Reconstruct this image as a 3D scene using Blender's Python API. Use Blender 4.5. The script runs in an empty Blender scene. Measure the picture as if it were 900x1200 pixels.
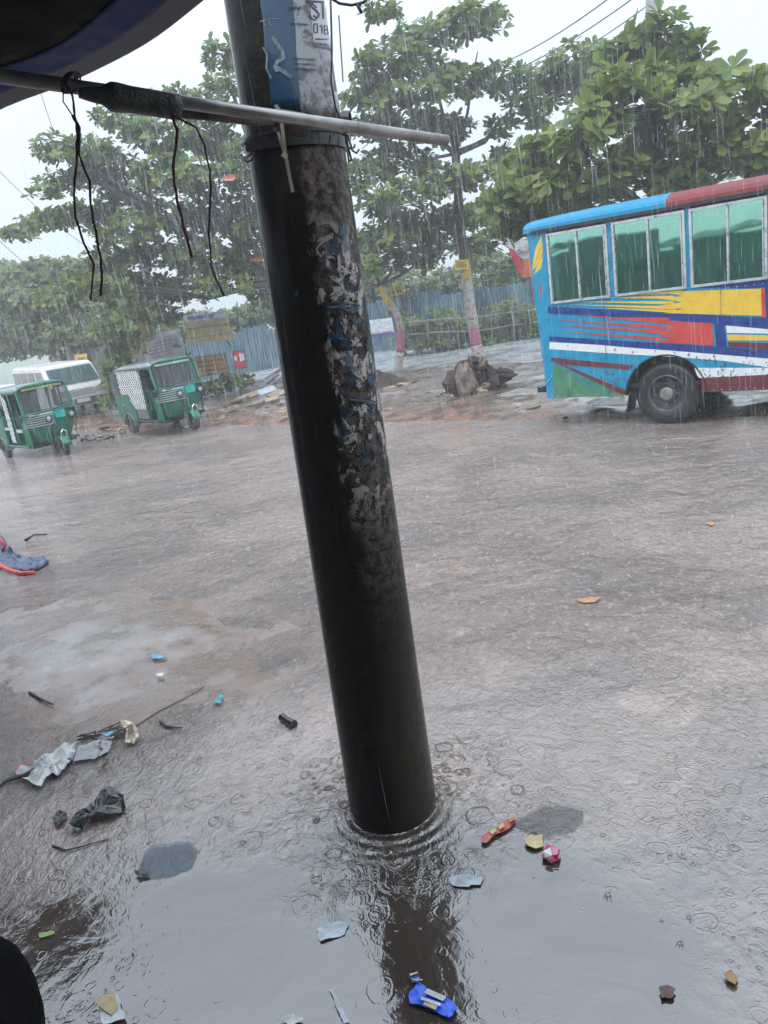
import bpy, bmesh, math, random
import numpy as np
from mathutils import Vector, Matrix, Euler, noise
random.seed(7); rng = np.random.default_rng(11)
S = bpy.context.scene; C = S.collection
PI = math.pi; rad = math.radians

# ------------------------------------------------------------------ camera
FP = 900.0; PITCH = rad(16); ROLL = rad(8.5); HC = 2.6
fw = Vector((0, math.cos(PITCH), -math.sin(PITCH))); u0 = Vector((0, math.sin(PITCH), math.cos(PITCH))); r0 = Vector((1, 0, 0))
rt = r0*math.cos(ROLL) - u0*math.sin(ROLL); up = r0*math.sin(ROLL) + u0*math.cos(ROLL)
cam = bpy.data.cameras.new('camera'); camo = bpy.data.objects.new('camera', cam); C.objects.link(camo)
m = Matrix((rt, up, -fw)).transposed().to_4x4(); m.translation = Vector((0, 0, HC)); camo.matrix_world = m
cam.sensor_fit = 'VERTICAL'; cam.sensor_height = 24; cam.lens = 24*FP/1200; cam.clip_end = 3000; cam.clip_start = 0.05
S.camera = camo
CO = Vector((0, 0, HC))
def ray(x, y): return fw + rt*((x-450)/FP) - up*((y-600)/FP)
def G(x, y, z=0.0):                       # point of height z seen at a spot of the photograph
    d = ray(x, y); return CO + d*((z-HC)/d.z)
def YD(x, y, Y):                          # point at world distance Y
    d = ray(x, y); return CO + d*(Y/d.y)

# ------------------------------------------------------------------ world, sun, exposure
W = bpy.data.worlds.new('World'); S.world = W; W.use_nodes = True
nt = W.node_tree; nt.nodes.clear()
SUN_EL, SUN_AZ = rad(62), rad(215)         # high behind the camera, veiled by cloud
sky = nt.nodes.new('ShaderNodeTexSky'); sky.sky_type = 'NISHITA'; sky.sun_disc = False
sky.sun_elevation = SUN_EL; sky.sun_rotation = SUN_AZ; sky.air_density = 1.5; sky.dust_density = 5
bg1 = nt.nodes.new('ShaderNodeBackground'); bg1.inputs[1].default_value = 0.05
nt.links.new(sky.outputs[0], bg1.inputs[0])
tc = nt.nodes.new('ShaderNodeTexCoord'); sx = nt.nodes.new('ShaderNodeSeparateXYZ'); nt.links.new(tc.outputs['Generated'], sx.inputs[0])
mr = nt.nodes.new('ShaderNodeMapRange'); mr.inputs[1].default_value = 0.0; mr.inputs[2].default_value = 1.0
mr.inputs[3].default_value = 0.84; mr.inputs[4].default_value = 3.3
sq = nt.nodes.new('ShaderNodeMath'); sq.operation = 'POWER'; sq.use_clamp = True; sq.inputs[1].default_value = 1.8; nt.links.new(sx.outputs[2], sq.inputs[0])
nt.links.new(sq.outputs[0], mr.inputs[0])
bg2 = nt.nodes.new('ShaderNodeBackground'); bg2.inputs[0].default_value = (0.77, 0.885, 1.0, 1)
nt.links.new(mr.outputs[0], bg2.inputs[1])
add = nt.nodes.new('ShaderNodeAddShader'); nt.links.new(bg1.outputs[0], add.inputs[0]); nt.links.new(bg2.outputs[0], add.inputs[1])
wo = nt.nodes.new('ShaderNodeOutputWorld'); nt.links.new(add.outputs[0], wo.inputs[0])
sl = bpy.data.lights.new('sun', 'SUN'); sl.energy = 0.6; sl.angle = rad(25); sl.color = (1, 0.97, 0.92)
so = bpy.data.objects.new('sun', sl); C.objects.link(so)
sdir = Vector((math.sin(SUN_AZ)*math.cos(SUN_EL), math.cos(SUN_AZ)*math.cos(SUN_EL), math.sin(SUN_EL)))
so.rotation_euler = sdir.to_track_quat('Z', 'Y').to_euler()
S.view_settings.view_transform = 'Standard'; S.view_settings.look = 'None'; S.view_settings.exposure = 0.12; S.view_settings.gamma = 1
S.cycles.volume_bounces = 1; S.cycles.max_bounces = 8; S.cycles.transparent_max_bounces = 24

# ------------------------------------------------------------------ material helpers
class NT:
    def __init__(s, name):
        s.m = bpy.data.materials.new(name); s.m.use_nodes = True; s.t = s.m.node_tree
        s.b = s.t.nodes['Principled BSDF']; s.out = s.t.nodes['Material Output']
    def n(s, typ, **kw):
        nd = s.t.nodes.new('ShaderNode'+typ)
        for k, v in kw.items(): setattr(nd, k, v)
        return nd
    def put(s, sock, v):
        if v is None: return
        if isinstance(v, bpy.types.NodeSocket): s.t.links.new(v, sock)
        elif isinstance(v, (tuple, list)) and len(v) == 3 and sock.type == 'RGBA': sock.default_value = (*v, 1)
        else: sock.default_value = v
    def math(s, op, a, b=None, c=None, clamp=False):
        nd = s.n('Math', operation=op); nd.use_clamp = clamp
        s.put(nd.inputs[0], a); s.put(nd.inputs[1], b); s.put(nd.inputs[2], c)
        return nd.outputs[0]
    def coord(s, which='Object'): return s.n('TexCoord').outputs[which]
    def pos(s): return s.n('NewGeometry').outputs['Position']
    def mapping(s, v, scale=(1, 1, 1), rot=(0, 0, 0), loc=(0, 0, 0)):
        nd = s.n('Mapping'); s.put(nd.inputs[0], v); nd.inputs['Scale'].default_value = scale; nd.inputs['Rotation'].default_value = rot; nd.inputs['Location'].default_value = loc
        return nd.outputs[0]
    def noise(s, v, scale=5, detail=4, rough=0.55, dist=0):
        nd = s.n('TexNoise'); s.put(nd.inputs['Vector'], v); nd.inputs['Scale'].default_value = scale
        nd.inputs['Detail'].default_value = detail; nd.inputs['Roughness'].default_value = rough; nd.inputs['Distortion'].default_value = dist
        return nd.outputs[0]
    def ramp(s, f, lo, hi, a=0.0, b=1.0, smooth=True):
        nd = s.n('MapRange'); nd.interpolation_type = 'SMOOTHSTEP' if smooth else 'LINEAR'
        s.put(nd.inputs[0], f); s.put(nd.inputs[1], lo); s.put(nd.inputs[2], hi); s.put(nd.inputs[3], a); s.put(nd.inputs[4], b)
        return nd.outputs[0]
    def mix(s, f, a, b):
        nd = s.n('Mix', data_type='RGBA'); s.put(nd.inputs[0], f); s.put(nd.inputs[6], a); s.put(nd.inputs[7], b); return nd.outputs[2]
    def bump(s, h, strength=0.3, dist=0.01, normal=None):
        nd = s.n('Bump'); s.put(nd.inputs['Strength'], strength); s.put(nd.inputs['Distance'], dist); s.put(nd.inputs['Height'], h)
        if normal is not None: s.put(nd.inputs['Normal'], normal)
        return nd.outputs[0]
    def set(s, **kw):
        for k, v in kw.items(): s.put(s.b.inputs[k.replace('_', ' ')], v)
        return s.m
MATS = {}
def mat(name, col, rough=0.5, metal=0.0, var=0.25, scale=8, coat=0.0, bump=0.0, spec=0.5, dirt=None, dscale=3, dlo=.5, dhi=.7, alpha=None):
    if name in MATS: return MATS[name]
    t = NT(name); v = t.coord()
    n1 = t.noise(v, scale, 5); dark = tuple(c*(1-var) for c in col); lite = tuple(min(1, c*(1+var)) for c in col)
    c = t.mix(t.ramp(n1, .3, .7), dark, lite)
    if dirt: c = t.mix(t.ramp(t.noise(v, dscale, 6, .65), dlo, dhi), c, dirt)
    kw = dict(Base_Color=c, Roughness=t.ramp(n1, .3, .7, rough*.8, min(1, rough*1.2)), Metallic=metal, Coat_Weight=coat)
    t.set(**kw); t.put(t.b.inputs['Specular IOR Level'], spec); t.b.inputs['Coat Roughness'].default_value = .08
    if bump: t.put(t.b.inputs['Normal'], t.bump(t.noise(v, scale*3, 5), bump, .01))
    if alpha is not None: t.b.inputs['Alpha'].default_value = alpha
    MATS[name] = t.m; return t.m

# ------------------------------------------------------------------ mesh helpers
class MB:
    def __init__(s): s.v = []; s.f = []; s.mi = []; s.cur = 0
    def add(s, vs, fs):
        b = len(s.v); s.v += [tuple(v) for v in vs]; s.f += [tuple(b+i for i in f) for f in fs]; s.mi += [s.cur]*len(fs); return s
    def box(s, c, d, M=None):
        x, y, z = (q/2 for q in d); P = [Vector((a*x, b*y, e*z)) for a in (-1, 1) for b in (-1, 1) for e in (-1, 1)]
        if M is not None: P = [M @ p for p in P]
        c = Vector(c)
        return s.add([p+c for p in P], [(0, 1, 3, 2), (4, 6, 7, 5), (0, 4, 5, 1), (2, 3, 7, 6), (0, 2, 6, 4), (1, 5, 7, 3)])
    def tube(s, pts, r, n=8, caps=True):
        pts = [Vector(p) for p in pts]; k = len(pts); rs = r if isinstance(r, (list, tuple)) else [r]*k
        V = []; prev = None
        for i, p in enumerate(pts):
            t = (pts[min(i+1, k-1)] - pts[max(i-1, 0)]).normalized()
            a = prev if prev is not None else (Vector((0, 0, 1)) if abs(t.z) < .9 else Vector((1, 0, 0)))
            a = (a - t*a.dot(t)); a = a.normalized() if a.length > 1e-6 else t.orthogonal().normalized()
            b = t.cross(a); prev = a
            V += [p + (a*math.cos(2*PI*j/n) + b*math.sin(2*PI*j/n))*rs[i] for j in range(n)]
        F = [(i*n+j, i*n+(j+1) % n, (i+1)*n+(j+1) % n, (i+1)*n+j) for i in range(k-1) for j in range(n)]
        if caps: F += [tuple(range(n-1, -1, -1)), tuple((k-1)*n+j for j in range(n))]
        return s.add(V, F)
    def prism(s, poly, dvec):                       # planar polygon pushed along dvec
        P = [Vector(p) for p in poly]; d = Vector(dvec); n = len(P)
        return s.add(P + [p+d for p in P], [tuple(range(n)), tuple(range(2*n-1, n-1, -1))] + [(i, i+n, (i+1) % n+n, (i+1) % n) for i in range(n)])
    def lathe(s, prof, c, axis='z', n=20, M=None, caps=(1, 1)):  # prof: (radius, height)
        V = []
        for r, h in prof:
            for j in range(n):
                a = 2*PI*j/n; x, y = r*math.cos(a), r*math.sin(a)
                V.append(Vector((x, y, h)) if axis == 'z' else Vector((x, h, y)) if axis == 'y' else Vector((h, x, y)))
        if M is not None: V = [M @ q for q in V]
        V = [q+Vector(c) for q in V]; k = len(prof)
        F = [(i*n+j, i*n+(j+1) % n, (i+1)*n+(j+1) % n, (i+1)*n+j) for i in range(k-1) for j in range(n)]
        F += [tuple(range(n-1, -1, -1))]*caps[0] + [tuple((k-1)*n+j for j in range(n))]*caps[1]
        return s.add(V, F)
    def grid(s, P):                                 # rows of points
        a, b = len(P), len(P[0])
        return s.add([p for r in P for p in r], [(i*b+j, i*b+j+1, (i+1)*b+j+1, (i+1)*b+j) for i in range(a-1) for j in range(b-1)])
    def build(s, name, mats, parent=None, smooth=False, fixn=True, solid=0, bevel=0):
        me = bpy.data.meshes.new(name); me.from_pydata(s.v, [], s.f); mats = mats if isinstance(mats, list) else [mats]
        for q in mats: me.materials.append(q)
        if len(mats) > 1: me.polygons.foreach_set('material_index', s.mi)
        if fixn:
            b = bmesh.new(); b.from_mesh(me); bmesh.ops.recalc_face_normals(b, faces=b.faces); b.to_mesh(me); b.free()
        if smooth: me.shade_smooth()
        o = bpy.data.objects.new(name, me); C.objects.link(o)
        if parent: o.parent = parent
        if solid: md = o.modifiers.new('s', 'SOLIDIFY'); md.thickness = solid; md.offset = 0
        if bevel: md = o.modifiers.new('b', 'BEVEL'); md.width = bevel; md.segments = 2; md.limit_method = 'ANGLE'
        return o
def tag(o, label=None, cat=None, group=None, kind=None):
    if label: o['label'] = label
    if cat: o['category'] = cat
    if group: o['group'] = group
    if kind: o['kind'] = kind
    return o
def thing(name, loc, rz=0, label=None, cat=None, group=None, scale=1):
    o = bpy.data.objects.new(name, None); C.objects.link(o); o.location = loc; o.rotation_euler = (0, 0, rz); o.scale = (scale,)*3
    o.empty_display_size = .2
    return tag(o, label, cat, group)
def copy_tree(o, parent=None):
    c = o.copy(); C.objects.link(c); c.parent = parent
    for ch in list(o.children): copy_tree(ch, c)
    return c
def lump(n, r, seed, rough=.25, sub=1, flat=(1, 1, 1)):
    b = bmesh.new(); bmesh.ops.create_icosphere(b, subdivisions=sub, radius=1)
    V = []
    for v in b.verts:
        d = v.co.normalized(); k = 1+rough*(noise.noise(d*1.7+Vector((seed*3.1, seed, 0)))*1.6+noise.noise(d*4+Vector((seed, 0, seed*2)))*.6)
        V.append(Vector((d.x*flat[0], d.y*flat[1], d.z*flat[2]))*r*k)
    F = [tuple(q.index for q in f.verts) for f in b.faces]; b.free(); return V, F

# ------------------------------------------------------------------ palette
M_conc = mat('old_concrete', (.30, .29, .27), .6, var=.3, bump=.4)
M_steel = mat('galvanised_pipe', (.34, .33, .32), .35, metal=.6, var=.3, dirt=(.12, .07, .04), dscale=9, dlo=.55, dhi=.75)
M_black = mat('black_rubber', (.012, .012, .013), .45, coat=.3)
M_tyre = mat('tyre_rubber', (.022, .022, .023), .5, coat=.25, bump=.3, dirt=(.10, .075, .055), dlo=.62, dhi=.85)
M_rim = mat('painted_rim', (.09, .09, .095), .4, coat=.3)
M_green = mat('rickshaw_green', (.005, .14, .075), .35, var=.15, coat=.2, dirt=(.10, .10, .07), dscale=5, dlo=.6, dhi=.9)
M_green_d = mat('rickshaw_dark_green', (.008, .07, .045), .35, var=.2, coat=.4)
M_turq = mat('turquoise_plate', (.0, .45, .36), .4, var=.1)
M_canvas = mat('grey_canvas_hood', (.16, .18, .19), .35, var=.25, coat=.6, bump=.3)
M_hoodd = mat('dark_canvas_side', (.03, .045, .05), .5, coat=.3)
M_chrome = mat('chrome_bar', (.75, .76, .78), .18, metal=.9, var=.05)
M_white = mat('white_paint', (.72, .72, .70), .35, var=.06, coat=.4, dirt=(.35, .33, .28), dscale=4, dlo=.6, dhi=.9)
M_lamp = mat('lamp_lens', (.35, .37, .38), .1, var=.05, coat=1)
M_inside = mat('dark_cabin', (.02, .02, .022), .7)
def glassmat(name, col, rough=.05, alpha=1.0, metal=0.0):
    t = NT(name); t.set(Base_Color=col, Roughness=rough, Metallic=metal, Coat_Weight=1.0, Alpha=alpha); t.b.inputs['Coat Roughness'].default_value = .02; return t.m
M_glass = glassmat('vehicle_glass', (.02, .03, .032), .06, .5); M_glass.node_tree.nodes['Principled BSDF'].inputs['Coat Weight'].default_value = .15
M_vglass = glassmat('van_glass', (.10, .16, .17), .08, .8)

# ------------------------------------------------------------------ ground
def cc(x, y): return .617*x + .787*y            # distance across the road
def al(x, y): return .787*x - .617*y            # distance along the road
def gz(x, y):
    c = cc(x, y); p = Vector((x, y, 0))
    n1 = noise.fractal(p*.35, 1, 2, 4); n2 = noise.fractal(p*1.7+Vector((5, 3, 0)), .8, 2, 4)
    e = c - 11.9 - .45*n1
    z = -.05
    # raised mud on the left foreground
    hx, hy = x+2.6, y-6.2
    a = .787*hx-.617*hy; b = .617*hx+.787*hy
    d = (a/3.2)**2 + (b/1.75)**2
    z += .068*math.exp(-d) + .014*n2*math.exp(-d*.5)
    if c > 9:
        t = min(1, max(0, e/1.1)); t = t*t*(3-2*t)
        t2 = min(1, max(0, (21.2-c)/1.3)); t2 = t2*t2*(3-2*t2)
        z += t*.07
        z += t*t2*(.05 + .05*n1 + .04*n2 + .05*max(0, noise.noise(p*3.1)))
    return z
def ground():
    dist = []; d = 1.2
    while d < 900: dist.append(d); d *= 1.0+ (.013 if d < 30 else .06)
    A = [rad(a) for a in np.linspace(-52, 52, 261)] 
    V = []; F = []
    for d in dist:
        for a in A:
            x, y = d*math.sin(a), d*math.cos(a); V.append((x, y, gz(x, y) if d < 45 else .03))
    n = len(A)
    F = [(i*n+j, i*n+j+1, (i+1)*n+j+1, (i+1)*n+j) for i in range(len(dist)-1) for j in range(n-1)]
    # the rest of the sheet: near the shop and round behind the camera
    b = len(V); R2 = [(.01, 0)]
    ang = [rad(a) for a in np.linspace(-52, 52, 261)]
    V.append((0, 0, -.05)); F += [(b, j+1, j) for j in range(n-1)]
    back = [rad(a) for a in np.linspace(52, 308, 40)]; rr = [1.2, 4, 12, 60, 900]; bb = len(V)
    for r in rr:
        for a in back: V.append((r*math.sin(a), r*math.cos(a), -.05 if r < 30 else .03))
    k = len(back)
    F += [(bb+i*k+j, bb+i*k+j+1, bb+(i+1)*k+j+1, bb+(i+1)*k+j) for i in range(len(rr)-1) for j in range(k-1)]
    F += [(b, bb+j+1, bb+j) for j in range(k-1)]
    me = bpy.data.meshes.new('ground'); me.from_pydata(V, [], F); me.shade_smooth()
    bm = bmesh.new(); bm.from_mesh(me); bmesh.ops.recalc_face_normals(bm, faces=bm.faces)
    bm.faces.ensure_lookup_table()
    if bm.faces[0].normal.z < 0: bmesh.ops.reverse_faces(bm, faces=bm.faces)
    bm.to_mesh(me); bm.free()
    o = bpy.data.objects.new('ground', me); C.objects.link(o); tag(o, kind='structure')
    return o
def rings(t, p, scale, width, seed):               # raindrop rings as a height field
    nz = t.n('TexNoise'); t.put(nz.inputs['Vector'], p); nz.inputs['Scale'].default_value = 9; nz.inputs['Detail'].default_value = 3
    wv = t.n('VectorMath', operation='MULTIPLY_ADD'); t.put(wv.inputs[0], nz.outputs['Color']); wv.inputs[1].default_value = (.06, .06, 0); t.put(wv.inputs[2], p)
    mp = t.mapping(wv.outputs[0], (scale, scale, .001), (0, 0, seed))
    v = t.n('TexVoronoi', voronoi_dimensions='2D', feature='F1'); t.put(v.inputs['Vector'], mp); v.inputs['Scale'].default_value = 1
    sc = t.n('SeparateColor'); t.put(sc.inputs[0], v.outputs['Color'])
    r = t.math('MULTIPLY', sc.outputs[0], .42)
    x = t.math('SUBTRACT', v.outputs['Distance'], r)
    g = t.math('EXPONENT', t.math('MULTIPLY', t.math('MULTIPLY', x, x), -1/(width*width)))
    w = t.math('MULTIPLY', g, t.math('COSINE', t.math('MULTIPLY', x, 2.2/width)))
    amp = t.math('MULTIPLY', w, t.math('SUBTRACT', 1.0, t.math('MULTIPLY', sc.outputs[0], .7)))
    return t.math('MULTIPLY', amp, t.ramp(sc.outputs[1], .25, .5))
def across(t, p):
    s = t.n('SeparateXYZ'); t.put(s.inputs[0], p)
    return t.math('ADD', t.math('MULTIPLY', s.outputs[0], .617), t.math('MULTIPLY', s.outputs[1], .787)), s
def mud_material():
    t = NT('wet_mud'); p = t.pos(); c, s = across(t, p)
    n1 = t.noise(p, .55, 5); n2 = t.noise(p, 3, 6, .6); n3 = t.noise(p, 16, 5, .7)
    mud = t.mix(t.ramp(n2, .35, .65), (.13, .092, .072), (.23, .178, .150))
    mud = t.mix(t.ramp(n1, .5, .62, 0, .8), mud, (.11, .075, .053))
    # brick-red silt at the road edge
    red = t.math('MULTIPLY', t.ramp(c, 11.2, 12.2), t.ramp(c, 15.2, 13.0))
    mud = t.mix(t.math('MULTIPLY', red, t.ramp(n2, .42, .58)), mud, (.32, .16, .10))
    peb = t.ramp(n3, .6, .7); mud = t.mix(t.math('MULTIPLY', peb, t.ramp(c, 11.5, 12.5)), mud, (.36, .34, .32))
    # second carriageway
    far = t.math('MULTIPLY', t.ramp(t.math('ADD', c, t.math('MULTIPLY', n1, 1.2)), 20.7, 21.2), t.ramp(c, 28.2, 27.7))
    mud = t.mix(far, mud, t.mix(t.ramp(n2, .3, .7), (.50, .50, .52), (.62, .62, .63)))
    gr = t.ramp(c, 27.9, 28.4); mud = t.mix(gr, mud, t.mix(t.ramp(n3, .4, .6), (.06, .09, .03), (.12, .15, .06)))
    edge = t.math('MAXIMUM', t.ramp(t.math('ADD', s.outputs[2], t.math('MULTIPLY', t.math('SUBTRACT', n3, .5), .012)), .001, .016), t.ramp(c, 9.5, 10.5)); mud = t.mix(edge, (.235, .165, .135), mud)
    pud = t.ramp(t.noise(p, 1.1, 4, .6), .50, .56)
    rough = t.ramp(n3, .3, .7, .12, .42)
    rough = t.math('MULTIPLY', rough, t.ramp(pud, 0, 1, 1, .35))
    rough = t.math('MAXIMUM', rough, t.math('MULTIPLY', gr, .8))
    h = t.math('ADD', t.math('MULTIPLY', n3, .6), t.noise(p, 5, 5, .6))
    flatr = t.math('SUBTRACT', 1.0, t.math('MULTIPLY', far, .85)); near = t.ramp(c, 10.5, 8.5)
    t.b.inputs['Coat IOR'].default_value = 1.65
    mud = t.mix(t.math('MULTIPLY', t.ramp(c, 10.5, 8.5), t.ramp(t.noise(p, 1.1, 6, .65, .8), .44, .56, 0, .8)), mud, (.17, .105, .075))
    verge = t.math('MULTIPLY', t.ramp(c, 11.8, 12.6), t.ramp(c, 20.8, 20.2)); sxv = t.ramp(s.outputs[0], 1.5, 3.5)
    mud = t.mix(t.math('MULTIPLY', t.math('MULTIPLY', verge, t.math('SUBTRACT', 1.0, sxv)), t.ramp(n2, .3, .6, .85, .35)), mud, (.085, .050, .036))
    t.set(Base_Color=mud, Roughness=rough, Normal=t.bump(h, t.math('MULTIPLY', t.ramp(pud, 0, 1, .75, .12), flatr), .03), Coat_Weight=t.math('MAXIMUM', t.math('MULTIPLY', t.math('MULTIPLY', near, edge), t.ramp(t.noise(p, 1.4, 5, .6), .38, .62, .15, 1.0)), t.math('MULTIPLY', edge, t.ramp(t.math('MULTIPLY', verge, t.math('SUBTRACT', 1.0, sxv)), 0, 1, .5, .08))))
    t.put(t.b.inputs['Specular IOR Level'], t.ramp(t.math('MULTIPLY', verge, t.math('SUBTRACT', 1.0, sxv)), 0, 1, .7, .22)); t.MUD = 1
    t.b.inputs['Coat Roughness'].default_value = .09
    t.put(t.b.inputs['Coat Normal'], t.bump(h, t.math('MULTIPLY', t.ramp(pud, 0, 1, .35, .05), flatr), .02))
    return t.m
PBX, PBY = -.182, 3.47
def water_material():
    t = NT('muddy_flood_water'); p = t.pos(); c, s = across(t, p)
    n1 = t.noise(p, .45, 4, .6, .6); n2 = t.noise(t.mapping(p, (1, 1, 1), (0, 0, .66)), 2.2, 5, .6)
    col = t.mix(t.ramp(n1, .35, .65), (.165, .112, .088), (.30, .215, .178))
    col = t.mix(t.ramp(t.noise(p, 1.2, 6, .65, 1), .53, .63, 0, .55), col, (.36, .255, .21))
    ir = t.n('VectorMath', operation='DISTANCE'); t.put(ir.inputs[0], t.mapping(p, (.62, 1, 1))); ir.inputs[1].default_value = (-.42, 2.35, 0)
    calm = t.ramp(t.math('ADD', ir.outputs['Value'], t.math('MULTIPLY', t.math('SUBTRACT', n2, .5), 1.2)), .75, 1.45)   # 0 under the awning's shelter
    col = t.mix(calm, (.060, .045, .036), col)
    r1 = rings(t, p, 9, .07, .3); r2 = rings(t, p, 17, .10, 1.7); r3 = rings(t, p, 5.2, .045, 2.6)
    h = t.math('ADD', t.math('MULTIPLY', t.math('ADD', r1, r2), t.ramp(t.noise(p, 1.3, 3), .42, .6, .12, .8)), r3)
    col = t.mix(t.ramp(t.noise(t.mapping(p, (.6, 1.6, 1), (0, 0, .66)), .8, 5, .6, .8), .50, .60, 0, .5), col, (.085, .068, .064))  # dark patches painted into the colour for sheen contrast on the road
    sparkle_fleck = t.math('MULTIPLY', t.ramp(t.noise(t.mapping(p, (1, .6, 1)), 15, 5, .85), .53, .64), t.ramp(c, 3.2, 6, .12, .6)); col = t.mix(t.math('MULTIPLY', sparkle_fleck, calm), col, (.50, .43, .39))  # pale flecks: splash froth, plus ripple sparkle put into the colour
    dark_fleck = t.math('MULTIPLY', t.ramp(t.noise(t.mapping(p, (1, .6, 1)), 23, 4, .85), .48, .37), t.ramp(c, 3.2, 6, .0, .6)); col = t.mix(t.math('MULTIPLY', dark_fleck, calm), col, (.10, .07, .06))  # dark flecks mixed into the water colour, stronger farther across the road
    nd = t.n('VectorMath', operation='LENGTH'); t.put(nd.inputs[0], p); nearf = t.ramp(nd.outputs['Value'], 3.4, 6.5)
    h = t.math('MULTIPLY', h, t.ramp(calm, 0, 1, .15, 1.0))
    fine = t.noise(p, 34, 4, .7); mid = t.noise(t.mapping(p, (1, .75, 1)), 12, 4, .6, 1.2); low = t.noise(t.mapping(p, (.9, .9, 1), (0, 0, .66)), 3.2, 3, .5, 1)
    h2 = t.math('ADD', t.math('MULTIPLY', fine, t.ramp(nearf, 0, 1, .25, 2.4)), t.math('MULTIPLY', mid, t.ramp(nearf, 0, 1, .9, 5.0)))
    h2 = t.math('ADD', t.math('MULTIPLY', h2, t.ramp(calm, 0, 1, .08, 1)), t.math('MULTIPLY', low, t.ramp(nearf, 0, 1, .5, 9.0)))
    pd = t.n('VectorMath', operation='DISTANCE'); t.put(pd.inputs[0], p); pd.inputs[1].default_value = (PBX, PBY, 0); D_ = pd.outputs['Value']
    ag = t.ramp(t.math('ADD', D_, t.math('MULTIPLY', t.noise(p, 2.5, 3), .7)), 1.35, .55)
    col_r = t.math('MULTIPLY', t.math('COSINE', t.math('MULTIPLY', D_, 95)), t.ramp(D_, .5, .22, 0, .35))
    hh = t.math('ADD', t.math('MULTIPLY', h, t.ramp(ag, 0, 1, .26, 1.9)), t.math('ADD', h2, t.math('ADD', col_r, t.math('MULTIPLY', t.math('MULTIPLY', mid, ag), 1.6))))
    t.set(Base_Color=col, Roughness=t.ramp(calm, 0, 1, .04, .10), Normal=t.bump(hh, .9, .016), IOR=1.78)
    t.b.inputs['Specular IOR Level'].default_value = .9
    return t.m
G0 = ground(); G0.data.materials.append(mud_material())
def water():
    b = MB(); P = []
    # road lies along (.787,-.617); c from behind the camera to the far shoulder
    for c in np.linspace(-8, 12.6, 12):
        P.append([(.617*c+.787*a, .787*c-.617*a, 0.0) for a in np.linspace(-70, 40, 30)])
    b.grid(P); o = b.build('flood_water', water_material()); 
    if o.data.polygons[0].normal.z < 0: o.data.flip_normals()
    tag(o, kind='structure')
water()

# ------------------------------------------------------------------ big concrete pole
def lin(a, b, t): return Vector(a).lerp(Vector(b), t)
PB = Vector((-.182, 3.485, -.06)); PT = Vector((-.120, 3.50, 4.55)); RB, RT = .232, .190
PA = (PT-PB); PL = PA.length; PD = PA/PL
def pole_hit(px, py, off=.0025):
    d = ray(px, py).normalized()
    best = None; t = 1.5
    def f(t):
        q = CO+d*t-PB; h = q.dot(PD); return (q-PD*h).length - (RB+(RT-RB)*h/PL) - off
    while t < 6:
        if f(t) < 0:
            lo, hi = t-.02, t
            for _ in range(24):
                mid = (lo+hi)/2
                if f(mid) < 0: hi = mid
                else: lo = mid
            return CO+d*hi
        t += .02
    return None
def pole_material():
    t = NT('mouldy_wet_concrete'); v = t.coord()
    s = t.n('SeparateXYZ'); t.put(s.inputs[0], v); Z = s.outputs[2]; X = t.math('SUBTRACT', s.outputs[0], t.math('MULTIPLY', Z, .0175))
    st = t.mapping(v, (1, 1, .35))
    n1 = t.noise(st, 7, 6, .65); n2 = t.noise(v, 26, 6, .7); n3 = t.noise(v, 5, 5, .6)
    base = t.mix(t.ramp(n2, .35, .7), (.005, .005, .005), (.018, .015, .013))
    # bare brown concrete on the right-hand side, above hip height
    k = t.math('ADD', X, t.math('MULTIPLY', t.math('SUBTRACT', n1, .5), .32))
    right = t.math('MULTIPLY', t.ramp(k, -.005, .07), t.ramp(Z, 1.0, 1.7))
    brown = t.mix(t.ramp(n2, .4, .62), (.018, .013, .010), (.12, .095, .082))
    col = t.mix(right, base, brown)
    lowg = t.math('MULTIPLY', t.ramp(k, -.06, .12), t.ramp(Z, 1.6, .4)); col = t.mix(lowg, col, (.045, .036, .024))
    # torn remains of pasted bills
    band = t.math('MULTIPLY', t.math('MULTIPLY', t.ramp(Z, 1.55, 2.0), t.ramp(Z, 3.05, 2.75)), t.ramp(k, -.02, .04))
    nb = t.noise(t.mapping(v, (1, 1, .8), loc=(3, 1, 0)), 12, 7, .72, .5)
    col = t.mix(t.math('MULTIPLY', band, t.ramp(nb, .53, .57, 0, .9)), col, (.50, .46, .42))
    nb2 = t.noise(t.mapping(v, (1, 1, 1.6), loc=(9, 4, 2)), 9, 5, .6)
    col = t.mix(t.math('MULTIPLY', band, t.ramp(nb2, .57, .62, 0, .75)), col, (.010, .045, .09))
    flecks = t.math('MULTIPLY', t.ramp(t.noise(v, 60, 4, .7), .62, .7), t.ramp(k, 0, .1)); flecks = t.math('MULTIPLY', flecks, t.ramp(Z, .8, 1.6))
    col = t.mix(t.math('MULTIPLY', flecks, .6), col, (.45, .42, .40))
    t.set(Base_Color=col, Roughness=t.ramp(n2, .3, .7, .45, .7), Normal=t.bump(t.math('ADD', n2, t.math('MULTIPLY', n1, 1.2)), .45, .012), Coat_Weight=.9, Coat_IOR=1.13)
    t.b.inputs['Coat Roughness'].default_value = .06
    t.put(t.b.inputs['Coat Normal'], t.bump(t.math('ADD', n2, n1), .12, .004))
    t.b.inputs['Specular IOR Level'].default_value = .12
    return t.m
pole = thing('utility_pole', PB, 0, 'thick wet black-stained concrete pole leaning out of the flood water in the centre', 'pole')
b = MB(); k = 40; pts = [PD*(PL*i/k) for i in range(k+1)]
b.tube(pts, [RB+(RT-RB)*i/k for i in range(k+1)], 64)
shaft = b.build('shaft', pole_material(), pole, smooth=True)
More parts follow.
